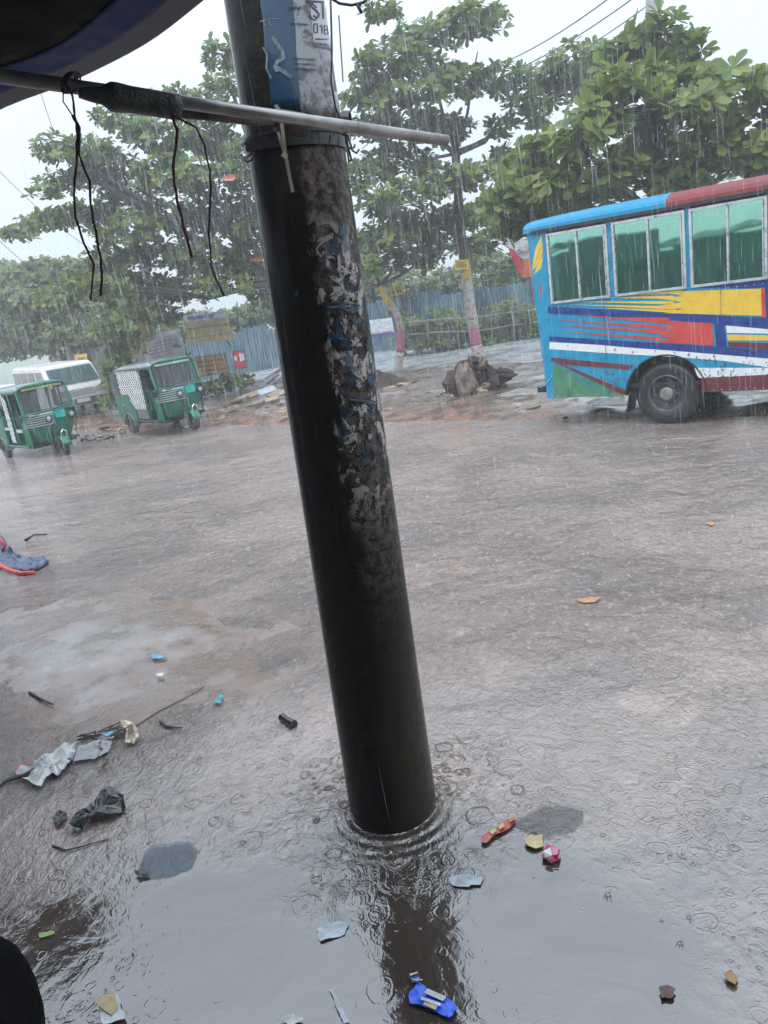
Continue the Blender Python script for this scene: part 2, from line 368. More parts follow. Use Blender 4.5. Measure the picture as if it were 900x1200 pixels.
def patch(name, corners, m, parent=pole, off=.003, n=14, ragged=0, label=None):
    tl, tr, br, bl = corners; P = []
    for i in range(n+1):
        row = []
        for j in range(n+1):
            u, v = j/n, i/n
            if ragged:
                if i in (0, n): v += random.uniform(-ragged, ragged)
                if j in (0, n): u += random.uniform(-ragged, ragged)
            x = (1-v)*((1-u)*tl[0]+u*tr[0])+v*((1-u)*bl[0]+u*br[0]); y = (1-v)*((1-u)*tl[1]+u*tr[1])+v*((1-u)*bl[1]+u*br[1])
            q = pole_hit(x, y, off)
            if q is None: q = P[-1][j]+PB if P else PB
            row.append(q-PB)
        P.append(row)
    bb = MB(); bb.grid(P); o = bb.build(name, m, parent, smooth=True, solid=.0012)
    if label: o['label'] = label
    return o
def inkline(bb, pts, w, off=.006):                 # a brush stroke on the pole's curve
    dense = []
    for a, c in zip(pts, pts[1:]):
        k = max(1, int(math.hypot(c[0]-a[0], c[1]-a[1])/3)); dense += [(a[0]+(c[0]-a[0])*i/k, a[1]+(c[1]-a[1])*i/k) for i in range(k)]
    dense.append(pts[-1]); L, R_ = [], []
    for i, p in enumerate(dense):
        q = dense[min(i+1, len(dense)-1)]; o = dense[max(i-1, 0)]; dx, dy = q[0]-o[0], q[1]-o[1]; l = math.hypot(dx, dy) or 1
        nx, ny = -dy/l*w/2, dx/l*w/2
        a = pole_hit(p[0]+nx, p[1]+ny, off); c = pole_hit(p[0]-nx, p[1]-ny, off)
        if a is None or c is None: continue
        L.append(a-PB); R_.append(c-PB)
    if len(L) > 1: bb.grid([L, R_])
def paper(name, col, stain, lo=.5, hi=.62, sc=16):
    t = NT(name); v = t.coord(); n = t.noise(v, sc, 7, .7, .4)
    c = t.mix(t.ramp(n, lo, hi), col, stain); c = t.mix(t.ramp(t.noise(v, 5, 4), .3, .7, 0, .35), c, tuple(q*.6 for q in col))
    t.set(Base_Color=c, Roughness=.35, Coat_Weight=.4, Normal=t.bump(n, .25, .004)); return t.m
M_blue_p = paper('faded_blue_poster', (.006, .048, .105), (.012, .018, .028), .5, .68, 9)
M_dirty_p = paper('stained_paper', (.27, .285, .30), (.035, .03, .03), .47, .58)
M_white_p = paper('white_bill', (.46, .48, .52), (.30, .30, .31), .62, .75)
M_ink = mat('black_ink', (.02, .022, .035), .4)
M_inkw = mat('worn_white_print', (.12, .17, .20), .5, var=.6, scale=40)
patch('blue_poster', [(299, -60), (340, -60), (352, 128), (318, 126)], M_blue_p, ragged=.02, label='blue torn poster')
patch('stained_bill', [(334, -60), (386, -60), (401, 136), (352, 134)], M_dirty_p, off=.0022, ragged=.015, label='grey stained paper with faint print')
bill = patch('white_bill', [(357, -60), (389, -60), (396, 60), (368, 54)], M_white_p, off=.0045, label='white paper bill with black letters and numbers')
b = MB()
# large conjunct letter, number and small lines, as they stand on the bill
inkline(b, [(358, 1), (386, 3)], 2.6); inkline(b, [(366, 2), (364, 7), (370, 12), (374, 17), (371, 21), (367, 18)], 2.6); inkline(b, [(362, 18), (368, 24), (374, 19)], 2)
inkline(b, [(378, 2), (379, 22)], 2.6); inkline(b, [(364, 2), (371, 9)], 2)
for x, seg in ((367.5, [(0, 0), (4.2, 0), (4.6, 10), (.5, 10), (0, 0)]), (374.5, [(.3, 2), (2.4, 0), (3.2, 10)]), (380, [(0, 0), (3.6, 0), (3.8, 4.5), (.2, 5), (0, 0)]), (380.4, [(0, 5), (3.8, 5), (4.2, 10), (.4, 10), (0, 5)])):
    inkline(b, [(x+p[0], 28+p[1]+(x-367)*.15) for p in seg], 1.6)
def smallwriting(x, y, w, h=2.6, th=.7):
    inkline(b, [(x, y), (x+w, y+w*.1)], th)
    q = x+1
    while q < x+w-1:
        inkline(b, [(q, y), (q+random.uniform(-.8, .8), y+h*random.uniform(.5, 1))], th)
        if random.random() < .5: inkline(b, [(q, y+h*.6), (q+1.4, y+h*.5)], th)
        q += random.uniform(1.3, 2.4)
smallwriting(369, 45, 16); smallwriting(370, 51, 14, 2.2)
smallwriting(338, 8, 15, 5, 1.1); smallwriting(340, 27, 22, 2.5)
for yy in (68, 74, 80): smallwriting(345, yy, 26, 1.8, .6)
tag(b.build('lettering', M_ink, pole, fixn=False), kind='stuff')
b = MB(); inkline(b, [(305, 25), (316, 22), (326, 22)], 1.2); inkline(b, [(309, 24), (310, 30)], 1.2); inkline(b, [(315, 23), (317, 30), (321, 29)], 1.2)
inkline(b, [(320, 42), (324, 51), (331, 60), (332, 68), (325, 72), (323, 77), (331, 83), (342, 90)], 4.6)
inkline(b, [(308, 55), (313, 64), (312, 80), (318, 92)], 2.2); inkline(b, [(322, 76), (325, 84)], 5)
b.build('poster_print', M_inkw, pole, fixn=False)
# bill scraps lower down, each its own torn shape
def scrap(px, py, w, h, m, seed):
    r = random.Random(seed); n = 22; V = []
    for i in range(n):
        a = 2*PI*i/n; k = r.uniform(.35, 1.2); q = pole_hit(px+w*k*math.cos(a), py+h*k*math.sin(a), .004)
        if q is None: return
        V.append(q-PB)
    c = pole_hit(px, py, .0045)-PB
    bb = MB(); bb.add([c]+V, [(0, 1+i, 1+(i+1) % n) for i in range(n)]); bb.build('paper_scrap', m, pole, solid=.001)
M_bs = paper('blue_scrap', (.008, .05, .10), (.015, .016, .018), .47, .58, 40); M_ws = paper('white_scrap', (.36, .33, .32), (.05, .035, .03), .47, .56, 34)
for i, a in enumerate([(402, 272, 5, 10, M_bs), (405, 318, 7, 6, M_ws), (398, 312, 4, 12, M_ws), (414, 328, 5, 9, M_ws), (395, 344, 12, 8, M_ws), (412, 346, 9, 6, M_ws),
    (400, 358, 22, 5, M_bs), (412, 364, 12, 5, M_bs), (394, 395, 14, 8, M_bs), (418, 377, 6, 6, M_bs), (404, 381, 4, 11, M_ws), (417, 402, 8, 6, M_ws), (385, 403, 4, 9, M_ws),
    (388, 378, 2.5, 8, M_ws), (431, 404, 3, 9, M_bs), (422, 430, 3, 9, M_ws), (434, 446, 5, 9, M_bs), (420, 451, 4, 6, M_ws), (422, 468, 16, 4, M_bs), (432, 471, 9, 4, M_bs), (431, 487, 7, 5, M_bs), (437, 430, 2.5, 8, M_ws),
    (434, 512, 3, 5, M_ws), (430, 523, 3, 7, M_bs), (446, 515, 2, 5, M_bs), (390, 438, 2, 12, M_ws), (395, 460, 2, 8, M_ws), (347, 345, 3, 5, M_bs)]):
    scrap(*a, i)
# strap clamp and its hooks
def ringband(z, h, off, name, tilt=0):
    bb = MB(); n = 48; V = []
    for zz, o in ((z-h/2, off-.004), (z-h/2, off+.006), (z+h/2, off+.006), (z+h/2, off-.004)):
        for j in range(n):
            a = 2*PI*j/n; r = RB+(RT-RB)*zz/PL+o; V.append(Vector((math.cos(a)*r, math.sin(a)*r, zz+tilt*math.cos(a)))+Vector((PD.x, PD.y, 0))*zz)
    F = [(i*n+j, i*n+(j+1) % n, ((i+1) % 4)*n+(j+1) % n, ((i+1) % 4)*n+j) for i in range(4) for j in range(n)]
    bb.add(V, F); return bb.build(name, M_black, pole)
qz = (pole_hit(350, 161)-PB).dot(PD); ringband(qz, .05, .004, 'strap_clamp', -.012); ringband(qz+.028, .012, .012, 'strap_rim', -.012)
def hook(px, py, s=1, flip=1):
    q = pole_hit(px, py, .02)
    if q is None: q = YD(px, py, 3.42)
    o = q-PB; bb = MB(); x = rt*flip; pts = [o, o+x*-.012*s, o-up*.03*s-x*.012*s, o-up*.052*s-x*.022*s, o-up*.06*s-x*.036*s, o-up*.052*s-x*.048*s, o-up*.04*s-x*.05*s]
    bb.tube(pts, .0045*s, 8); bb.build('hook', M_black, pole, smooth=True)
hook(301, 172, 1, 1); hook(402, 158, .95, -1); hook(391, 158, .7, 1)
b = MB(); o = YD(291, 172, 3.33)-PB; b.box(o+rt*.025, (.07, .03, .03)); b.build('clamp_lug', M_black, pole)

# cable running down the pole's right edge, coiled on the pipe
b = MB(); pts = [YD(*p, 3.24) for p in ((386, -40), (388, 20), (389, 60), (388, 95), (393, 125), (400, 142), (405, 158), (409, 176), (412, 188), (409, 190), (407, 176))]
b.tube(pts, .004, 6)
for kk in range(7):
    c0 = YD(406, 143, 3.19); pts = [c0 + (up*math.cos(a)+fw*math.sin(a))*.036 + rt*(.004*kk-.012+.006*math.sin(a)) for a in np.linspace(0, 2*PI, 14)]
    b.tube(pts, .004, 5, caps=False)
c0 = YD(407, 158, 3.2); b.tube([c0, c0-up*.03+rt*.01, c0-up*.06+rt*.02, c0-up*.07+rt*.035, c0-up*.055+rt*.045], .0045, 6)
tag(b.build('black_cable', M_black, None, smooth=True), 'thin black cable down the right edge of the pole, knotted round the pipe', 'cable')
b = MB(); pts = [YD(*p, 3.6) for p in ((388, -2), (398, 4), (412, 6), (425, 3), (436, -6))]; b.tube(pts, .006, 6)
b.tube([YD(418, 4, 3.6), YD(421, 10, 3.6), YD(424, 15, 3.6)], .007, 6); b.tube([YD(424, 2, 3.6), YD(420, 9, 3.6)], .006, 6)
tag(b.build('cable_loop', M_black, None, smooth=True), 'black cable loop at the top edge just right of the concrete pole', 'cable')
b = MB(); b.tube([YD(397, 18, 14), YD(402, 96, 14)], .012, 6)
tag(b.build('hanging_wire', M_black), 'thin straight wire hanging in front of the sky right of the concrete pole', 'wire')

# ------------------------------------------------------------------ awning pipes
P0 = YD(0, 89, 2.62); P1 = YD(524, 165, 3.20); d01 = (P1-P0)
pr = thing('awning_pipe', P0, 0, 'long grey metal pipe running from the left edge past the concrete pole', 'pipe')
b = MB(); b.tube([-d01*.9, d01*.2, d01*.5, d01], [.0215, .0215, .0205, .020], 20); b.build('tube', M_steel, pr, smooth=True)
b = MB(); e = d01.normalized(); b.tube([d01, d01+e*.001], .0165, 20); b.build('open_end', M_inside, pr)
# wrapped bamboo joint: a tapering sleeve of tape
a_ = YD(92, 105, 2.70)-P0; z_ = YD(212, 124, 2.83)-P0; b = MB()
prof = [(0, .018), (.1, .024), (.22, .028), (.3, .043), (.36, .044), (.5, .040), (.7, .040), (.88, .040), (.97, .041), (1, .030)]
b.tube([a_.lerp(z_, u)-up*.006 for u, r in prof], [r for u, r in prof], 18)
b.build('wrapped_joint', mat('mouldy_sleeve', (.05, .06, .052), .5, var=.5, scale=30, coat=.3, bump=.8, dirt=(.10, .09, .08), dscale=20), pr, smooth=True)
b = MB()
for kk in range(3):
    c0 = YD(209+kk*1.5, 122, 2.80); b.tube([c0+(up*math.cos(q)*.046+fw*math.sin(q)*.046+rt*.01*math.cos(q)) for q in np.linspace(0, 2*PI, 16)], .0035, 5, caps=False)
b.build('binding', mat('brown_twine', (.10, .07, .05), .7), pr)
q0 = YD(205, 129, 2.86); q1 = YD(358, 146, 3.14)
b = MB(); b.tube([q0, q0.lerp(q1, .5), q1], .0225, 18); lower = b.build('lower_pipe', mat('rusty_pipe', (.13, .11, .10), .4, metal=.4, var=.4, dirt=(.16, .08, .04), dscale=14, dlo=.45, dhi=.7), None, smooth=True)
tag(lower, 'short rusty brown pipe lashed beneath the long grey pipe beside the pole', 'pipe')
b = MB(); s0, s1 = YD(322, 137, 3.07), YD(361, 144, 3.12); b.tube([s0.lerp(s1, u)-up*.012 for u in (0, .1, .9, 1)], [.03, .041, .041, .03], 14)
tag(b.build('pipe_wrap', mat('dark_wrap', (.06, .045, .04), .5, var=.4, bump=.6, scale=30), None, smooth=True), 'dark brown wrapping binding the two pipes in front of the pole', 'wrapping')
# pale tie
b = MB(); Yt = 3.02
def flatstrip(bb, pts, w):
    for a, c in zip(pts, pts[1:]):
        d = (c-a).normalized(); s = d.cross(fw).normalized()*w/2; f = fw*.002
        bb.add([a-s-f, a+s-f, c+s-f, c-s-f, a-s+f, a+s+f, c+s+f, c-s+f], [(0, 1, 2, 3), (7, 6, 5, 4), (0, 4, 5, 1), (1, 5, 6, 2), (2, 6, 7, 3), (3, 7, 4, 0)])
flatstrip(b, [YD(*p, Yt) for p in ((323, 123), (328, 132), (331, 152), (334, 178), (338, 200), (343, 225))], .012)
flatstrip(b, [YD(*p, Yt+.005) for p in ((326, 155), (330, 170), (334, 182))], .010)
flatstrip(b, [YD(*p, Yt-.003) for p in ((331, 180), (336, 184))], .018)
tag(b.build('cloth_tie', mat('cream_cloth', (.50, .43, .34), .7, bump=.4)), 'cream cloth strip tied over the pipe, hanging against the dark pole', 'tie')
# hanging cords
def cord(pts, Y, m, r, label, extra=None):
    bb = MB(); P = []
    for i, p in enumerate(pts): P.append(YD(p[0], p[1], Y))
    Q = []
    for i in range(len(P)-1):
        for u in (0, .33, .66): Q.append(P[i].lerp(P[i+1], u)+rt*random.uniform(-.0022, .0022))
    Q.append(P[-1]); bb.tube(Q, [r*random.uniform(.8, 1.2) for _ in Q], 7)
    if extra: extra(bb)
    tag(bb.build('frayed_cord', m, None, smooth=True), label, 'cord', 'frayed cords hanging from the long pipe')
M_cb = mat('dark_cord', (.03, .022, .03), .5, var=.4); M_cr = mat('red_brown_cord', (.10, .022, .02), .5, var=.5, scale=40)
def knot(cx, cy, Y):
    def f(bb):
        for kk in range(3):
            c0 = YD(cx, cy, Y); bb.tube([c0+(up*math.cos(q)*.028+fw*math.sin(q)*.03+rt*(.018*math.cos(q)+.008*kk)) for q in np.linspace(0, 2*PI, 14)], .003, 5, caps=False)
        bb.tube([YD(cx-6, cy+6, Y-.03), YD(cx-6, cy+22, Y-.03), YD(cx+6, cy+40, Y-.03), YD(cx+12, cy+56, Y-.03)], .0022, 5)
    return f
cord([(76, 92), (84, 112), (88, 136), (91, 160), (90, 190), (87, 220), (89, 255), (99, 285), (110, 310), (106, 352)], 2.64, M_cb, .0035, 'leftmost dark cord knotted over the pipe, trailing down', knot(80, 97, 2.66))
cord([(85, 135), (93, 150), (92, 180), (105, 212), (106, 238), (112, 270), (118, 300), (119, 320), (118, 347)], 2.63, M_cb, .0042, 'thicker dark maroon cord, second from the left below the knot')
cord([(200, 134), (208, 152), (204, 185), (203, 205), (208, 235), (215, 265), (225, 302)], 2.78, M_cr, .0052, 'red-brown cord, shorter one of the pair under the bound joint')
cord([(202, 136), (212, 140), (230, 150), (240, 170), (246, 200), (247, 230), (245, 270), (247, 312), (254, 330), (263, 347)], 2.78, M_cb, .0036, 'long curving brown cord, rightmost of those under the bound joint')

# ------------------------------------------------------------------ awning overhead
def awning():
    edge_px = [(-260, 265), (-120, 195), (0, 126), (60, 105), (125, 80), (185, 42), (250, -6), (330, -70), (440, -150)]
    Z0 = 3.62
    P = [Vector((-7.5, 4.6, Z0)), Vector((-5.2, 4.0, Z0))]
    for p in edge_px: P.append(G(p[0], p[1], Z0))
    P += [Vector((1.4, 1.5, Z0)), Vector((3.2, 1.35, Z0)), Vector((5.5, 1.2, Z0))]
    back = Vector((-.35, -1, 0)).normalized()
    rows = []
    stops = [0, .07, .16, .25, .34, .6, 1.2, 2.6, 5]
    for i, p in enumerate(P):
        # distance back from the hem, given by the look of each band
        r = []
        for kx, sft in enumerate(stops):
            sag = -.05*math.sin(min(sft, 1.2)/1.2*PI)*(1+.4*math.sin(i*2.1))+sft*.10
            r.append(p+back*sft+Vector((0, 0, sag)) + Vector((0, 0, .012*math.sin(i*3.3+kx))))
        rows.append(r)
    t = NT('tarpaulin'); v = t.coord('UV')
    m1 = mat('grey_tarp_hem', (.17, .17, .19), .7, var=.15, spec=.2); m2 = mat('blue_tarp_band', (.010, .028, .14), .6, var=.2, spec=.2); m3 = mat('dark_tarp', (.007, .005, .007), .8, var=.4, spec=.1)
    root = thing('awning', P[4], 0, 'dark tarpaulin awning with a blue band and grey hem in the top left corner', 'awning')
    def strip(a, c, name, m):
        bb = MB(); bb.grid([[row[j]-P[4] for j in range(a, c+1)] for row in rows]); o = bb.build(name, m, root, smooth=True)
        o.modifiers.new('ss', 'SUBSURF').levels = 2; o.modifiers['ss'].render_levels = 2; q = o.modifiers.new('th', 'SOLIDIFY'); q.thickness = .004; return o
    strip(0, 2, 'hem', m1); strip(2, 4, 'blue_band', m2); strip(4, 8, 'canopy', m3)
awning()

# ------------------------------------------------------------------ bus
BW = Vector((4.51, 11.52, 0)); BU = Vector((.787, -.617, 0)); BN = Vector((.617, .787, 0))
def bp(x, y):
    d = ray(x, y); t = (BW-CO).dot(BN)/d.dot(BN); p = CO+d*t-BW; return (p.dot(BU), p.z)
bus = thing('bus', BW, math.atan2(-.617, .787), 'blue bus painted with red, yellow and white stripes, its rear half in view at right', 'bus')
paintd = dict(dirt=(.15, .13, .12), dscale=3.4, dlo=.55, dhi=.92)
M_bblue = mat('bus_sky_blue', (.012, .27, .46), .3, var=.1, scale=3, coat=.25, spec=.4, **paintd)
M_bnavy = mat('bus_navy', (.012, .045, .22), .3, var=.1, coat=.4); M_bred = mat('bus_red', (.55, .06, .05), .3, var=.12, scale=4, coat=.4, dirt=(.45, .14, .12), dscale=6)
M_byel = mat('bus_yellow', (.75, .50, .05), .3, var=.06, coat=.4); M_bmar = mat('bus_maroon', (.14, .022, .035), .35, var=.15, coat=.4)
M_bwhi = mat('bus_white', (.75, .78, .80), .3, var=.05, coat=.4, dirt=(.45, .44, .40), dscale=5, dlo=.6, dhi=.8); M_bgrn = mat('bus_green', (.05, .26, .13), .4, var=.25, scale=5, coat=.3, dirt=(.16, .18, .12), dscale=5, dlo=.45, dhi=.7)
M_bfrm = mat('aluminium_frame', (.62, .63, .65), .3, metal=.5, var=.12, dirt=(.2, .17, .15), dscale=12, dlo=.58, dhi=.7)
L0, L1 = -1.93, 6.6; WID = 2.35; ZS, ZW, ZT, ZR = .484, 2.0, 3.08, 3.30
wheels_s = [-.02, 4.55]; AR = .60
def side_panel(y, sgn):
    bb = MB(); zc = .47; n = 20; outline = [(L0, ZS)]
    for ws in wheels_s:
        a0 = math.asin((ZS-zc)/AR); 
        outline += [(ws-AR*math.cos(a0+(PI-2*a0)*i/n), zc+AR*math.sin(a0+(PI-2*a0)*i/n)) for i in range(n+1)]
    outline += [(L1, ZS), (L1, ZW), (L0, ZW)]
    # triangulated by bmesh
    bm = bmesh.new(); vs = [bm.verts.new((s, y, z)) for s, z in outline]; f = bm.faces.new(vs)
    r = bmesh.ops.extrude_face_region(bm, geom=[f]); bmesh.ops.translate(bm, vec=(0, .05*sgn, 0), verts=[g for g in r['geom'] if isinstance(g, bmesh.types.BMVert)])
    bmesh.ops.recalc_face_normals(bm, faces=bm.faces)
    me = bpy.data.meshes.new('side_panel'); bm.to_mesh(me); bm.free(); me.materials.append(M_bblue)
    o = bpy.data.objects.new('side_panel', me); C.objects.link(o); o.parent = bus
side_panel(0, 1); side_panel(WID, -1)
b = MB()   # rear wall with rounded side, floor, front
b.prism([(L0, .0, ZS), (L0-.06, .08, ZS), (L0-.10, .3, ZS), (L0-.10, WID-.3, ZS), (L0-.06, WID-.08, ZS), (L0, WID, ZS), (L0+.06, WID-.05, ZS), (L0+.06, .05, ZS)], (-.07, 0, ZT-ZS+.05))
b.build('rear_wall', M_bblue, bus, smooth=False)
b = MB(); b.box(((L0+L1)/2, WID/2, .62), (L1-L0-.1, WID-.12, .06)); b.build('floor', M_inside, bus)
b = MB(); b.box((L1-.03, WID/2, (ZS+ZW)/2), (.06, WID-.1, ZW-ZS-.01)); b.box((L1-.03, WID/2, ZT+.02), (.06, WID-.1, .16)); b.build('front_wall', M_bblue, bus)
b = MB(); b.box((L1-.05, WID/2, (ZW+ZT)/2), (.01, WID-.2, ZT-ZW-.16)); b.build('windscreen', M_glass, bus)
# roof: curved shell, blue at the tail and red ahead of it
def roofpart(s0, s1, m, name, lift=0):
    P = []
    for s in np.linspace(s0, s1, 8):
        row = []
        for i in range(15):
            a = PI*i/14; y = WID/2-(WID/2+.05)*math.copysign(abs(math.cos(a))**.55, math.cos(a)); z = ZT+.03+lift+.25*abs(math.sin(a))**.75*(1-.12*math.exp(-(s-L0)*2.2))
            row.append(Vector((s-.06*(s < L0+.01), y, z)))
        P.append(row)
    bb = MB(); bb.grid(P)
    for row in (P[0], P[-1]): bb.add(row, [tuple(range(len(row)))])
    bb.build(name, m, bus, smooth=False)
sr = bp(780, 230)[0]
M_roofr = mat('roof_red', (.17, .03, .032), .55, var=.2, scale=4, spec=.2, dirt=(.12, .05, .05)); M_roofb = mat('roof_blue', (.012, .20, .36), .55, var=.15, spec=.2)
roofpart(L0-.12, sr, M_roofb, 'roof'); roofpart(sr+.001, L1, M_roofr, 'roof', .0) 
b = MB()
for y in (-.02, WID+.02): b.box(((L0+L1)/2, y, ZT+.035), (L1-L0+.1, .06, .05))
b.build('gutter', M_inside, bus)
# pillars
b = MB()
win = []
edges = [(-1.74, -.775), (-.70, .345), (.405, 1.40), (1.46, 2.46), (2.52, 3.52), (3.58, 4.58), (4.64, 5.6)]
for y, sg in ((.03, 1), (WID-.03, -1)):
    prev = L0
    for (s0, s1) in edges + [(L1, L1)]:
        b = MB(); b.box(((prev+s0)/2, y, (ZW+ZT)/2), (s0-prev+.02, .045, ZT-ZW+.02)); prev = s1; b.build('pillar', M_bblue, bus)
# windows: frame, two sliding panes each
tg = NT('green_bus_glass'); nn = tg.noise(tg.coord(), 1.3, 3); tint = tg.mix(tg.ramp(nn, .4, .6), (.36, .88, .70), (.48, .94, .80))
tgt = tg.n('BsdfTransparent'); tg.put(tgt.inputs[0], tint); tgd = tg.n('BsdfTranslucent'); tgd.inputs[0].default_value = (.10, .55, .40, 1); tgg = tg.n('BsdfGlossy'); tgg.inputs[0].default_value = (.58, 1, .86, 1); tgg.inputs[1].default_value = .03
tg.put(tgg.inputs['Normal'], tg.bump(tg.noise(tg.coord(), 1.4, 2), .05, .04))
tm1 = tg.n('MixShader'); tm1.inputs[0].default_value = .22; tm2 = tg.n('MixShader'); tm2.inputs[0].default_value = .54
for a_l, b_l in ((tgt.outputs[0], tm1.inputs[1]), (tgd.outputs[0], tm1.inputs[2]), (tm1.outputs[0], tm2.inputs[1]), (tgg.outputs[0], tm2.inputs[2]), (tm2.outputs[0], tg.out.inputs[0])): tg.t.links.new(a_l, b_l)
for side, y in ((1, 0), (-1, WID)):
    for (s0, s1) in edges:
        b = MB(); f = .034; sm = (s0+s1)/2; yy = y-.004*side; z0, z1 = ZW-.005, ZT-.02
        dd = .05
        b.box(((s0+s1)/2, yy, z0+f/2), (s1-s0, dd, f)); b.box(((s0+s1)/2, yy, z1-f/2), (s1-s0, dd, f))
        b.box((s0+f/2, yy, (z0+z1)/2), (f, dd, z1-z0-2*f)); b.box((s1-f/2, yy, (z0+z1)/2), (f, dd, z1-z0-2*f))
        b.box((sm, yy+.002*side, (z0+z1)/2), (.026, dd*.8, z1-z0-2*f)); b.box((s1-f-.02, yy+.004*side, (z0+z1)/2), (.016, dd*.7, z1-z0-2*f))
        w = b.build('window', M_bfrm, bus)
        for q0, q1, o in ((s0+f, sm-.012, .004), (sm+.012, s1-f, .012)):
            bb = MB(); bb.box(((q0+q1)/2, y+o*side, (z0+z1)/2), (q1-q0, .004, z1-z0-2*f)); bb.build('pane', tg.m, w)
# seats inside, dark backs just above the sills
proto = None
for s in np.arange(-1.45, 5.4, .78):
    for y in (.5, 1.85):
        if proto is None:
            b = MB(); b.box((0, 0, 1.15), (.45, .95, .12)); b.box((-.2, 0, 1.62), (.1, .95, 1.0)); b.box((-.2, 0, 2.16), (.08, .8, .12)); b.box((0, 0, .85), (.3, .7, .5))
            proto = b.build('seat', mat('dark_vinyl', (.03, .035, .04), .5), bus, bevel=.03); o = proto
        else: o = proto.copy(); C.objects.link(o)
        o.location = (s, y, 0)
# livery: painted fields on the side, each a thin coat standing a few mm proud
NL = [0]
def field(pxs, m, name='painted_stripe', level=1):
    P = [bp(*p) for p in pxs]; NL[0] += 1; e = .0015*level+.0002*(NL[0] % 7)
    P = [(max(s, L0+.02), z) for s, z in P]
    bb = MB(); bb.prism([(s, -e-.003, z) for s, z in P], (0, .003, 0)); return bb.build(name, m, bus)
def fieldw(P, m, name='painted_stripe', level=1):   # metres along the side
    NL[0] += 1; e = .0015*level+.0002*(NL[0] % 7); bb = MB(); bb.prism([(s, -e-.003, z) for s, z in P], (0, .003, 0)); return bb.build(name, m, bus)
def zz(px, py): return bp(px, py)[1]
# navy bands
field([(642, 359), (880, 372), (895, 372), (895, 385), (838, 376), (642, 366)], M_bnavy)
field([(642, 359), (838, 371), (840, 379), (642, 367)], M_bnavy, level=2)
field([(644, 394), (840, 406), (900, 410), (900, 420), (644, 399)], M_bnavy, level=2)
field([(836, 371), (848, 372), (852, 408), (840, 407)], M_bnavy, level=2)
field([(895, 330), (905, 326), (905, 380), (893, 376)], M_bnavy)
field([(838, 374), (905, 378), (905, 386), (838, 380)], M_bnavy, level=2)
field([(815, 337), (905, 327), (905, 345), (895, 345), (893, 338)], M_bnavy)
# yellow flash with its trailing streaks
field([(779, 342), (892, 338), (894, 370), (780, 367), (800, 362), (768, 359), (800, 354), (772, 350), (800, 347)], M_byel, level=2)
for a, c in (((735, 346), (800, 342)), ((705, 349), (790, 348.5)), ((675, 353.5), (790, 355)), ((668, 357), (792, 361)), ((700, 360.5), (800, 365.5))):
    field([a, (c[0], c[1]-2.2), (c[0], c[1]+1.8)], M_byel, level=2)
field([(892, 337), (896, 337), (898, 372), (893, 372)], M_bred, level=3)
# red flash
field([(783, 375), (834, 377), (837, 405), (770, 401), (785, 397), (770, 393), (788, 388), (772, 384), (786, 380)], M_bred, level=2)
for a, c in (((655, 367), (784, 378)), ((645, 374), (776, 384)), ((650, 381), (784, 390)), ((655, 388), (776, 398)), ((700, 372), (784, 374.5))):
    field([a, (c[0], c[1]-2.6), (c[0], c[1]+2.0)], M_bred, level=2)
# white band, sweeping down over the arch
field([(644, 401), (700, 404), (745, 408), (790, 411), (850, 415), (905, 420), (905, 431), (850, 423), (790, 418), (750, 416), (700, 413), (644, 409)], M_bwhi)
field([(814, 431), (905, 431), (905, 441), (820, 443), (817, 440)], M_bwhi)
# inset white / yellow / maroon panel at right
field([(850, 377), (905, 380), (905, 391), (852, 390)], M_bwhi, level=1); field([(852, 392), (905, 393), (905, 399), (853, 399)], M_byel, level=1); field([(853, 401), (905, 402), (905, 410), (854, 406)], M_bmar, level=1)
# maroon V, green corner
field([(646, 419), (657, 420), (742, 428), (738, 433), (660, 427), (646, 423)], M_bmar, level=2)
field([(646, 422), (660, 427), (733, 457), (733, 462), (726, 461)], M_bmar, level=3)
field([(648, 426), (732, 462), (731, 465), (649, 465)], M_bgrn, level=1)
for k in range(4): field([(652+k*6, 431+k*5), (690+k*8, 446+k*5.5), (690+k*8, 447+k*5.5)], M_bblue, level=2)
fieldw([(bp(822, 446)[0], ZS+.005), (L1-.02, ZS+.005), (L1-.02, .70), (bp(822, 446)[0], .70)], M_bmar, level=1)
# beyond the frame the bands go on
for z0, z1, m in ((1.10, 1.17, M_bwhi), (1.22, 1.30, M_bnavy), (1.35, 1.55, M_bwhi), (1.62, 1.72, M_byel), (1.80, 1.92, M_bnavy)):
    fieldw([(1.56, z0), (L1-.05, z0), (L1-.05, z1), (1.56, z1)], m)
# panel seams, rivets, grime runs
for s_ in (-.90, .80, 1.62, 2.6, 3.6): b = MB(); b.box((s_, -.0075, (ZS+ZW)/2+(.28 if abs(s_) < 1 else 0)), (.007, .003, (ZW-ZS)*(.62 if abs(s_) < 1 else .97))); b.build('panel_seam', M_bnavy, bus)
b = MB()
for z in (ZS+.03, ZW-.06):
    for s_ in np.arange(L0+.08, L1, .11):
        if any(abs(s_-w_) < AR+.05 for w_ in wheels_s) and z < 1: continue
        b.box((s_, -.009, z), (.014, .006, .014))
tag(b.build('rivets', M_bfrm, bus), kind='stuff')
b = MB(); rr_ = random.Random(9)
for _ in range(900):
    s_ = rr_.uniform(L0+.03, 2.2); z = ZS+.02+abs(rr_.gauss(0, .28)); dw = abs(s_-wheels_s[0])
    if z > 1.9 or math.hypot(s_-wheels_s[0], z-.47) < AR+.03 or math.hypot(s_-wheels_s[1], z-.47) < AR+.03: continue
    r_ = rr_.uniform(.002, .009)*(1.5 if dw < 1 else 1); k = 6; a0 = rr_.uniform(0, 6)
    b.add([(s_+r_*math.cos(a0+2*PI*q/k)*rr_.uniform(.6, 1.2), -.0125, z+r_*math.sin(a0+2*PI*q/k)*rr_.uniform(.7, 2.2)) for q in range(k)], [tuple(range(k))])
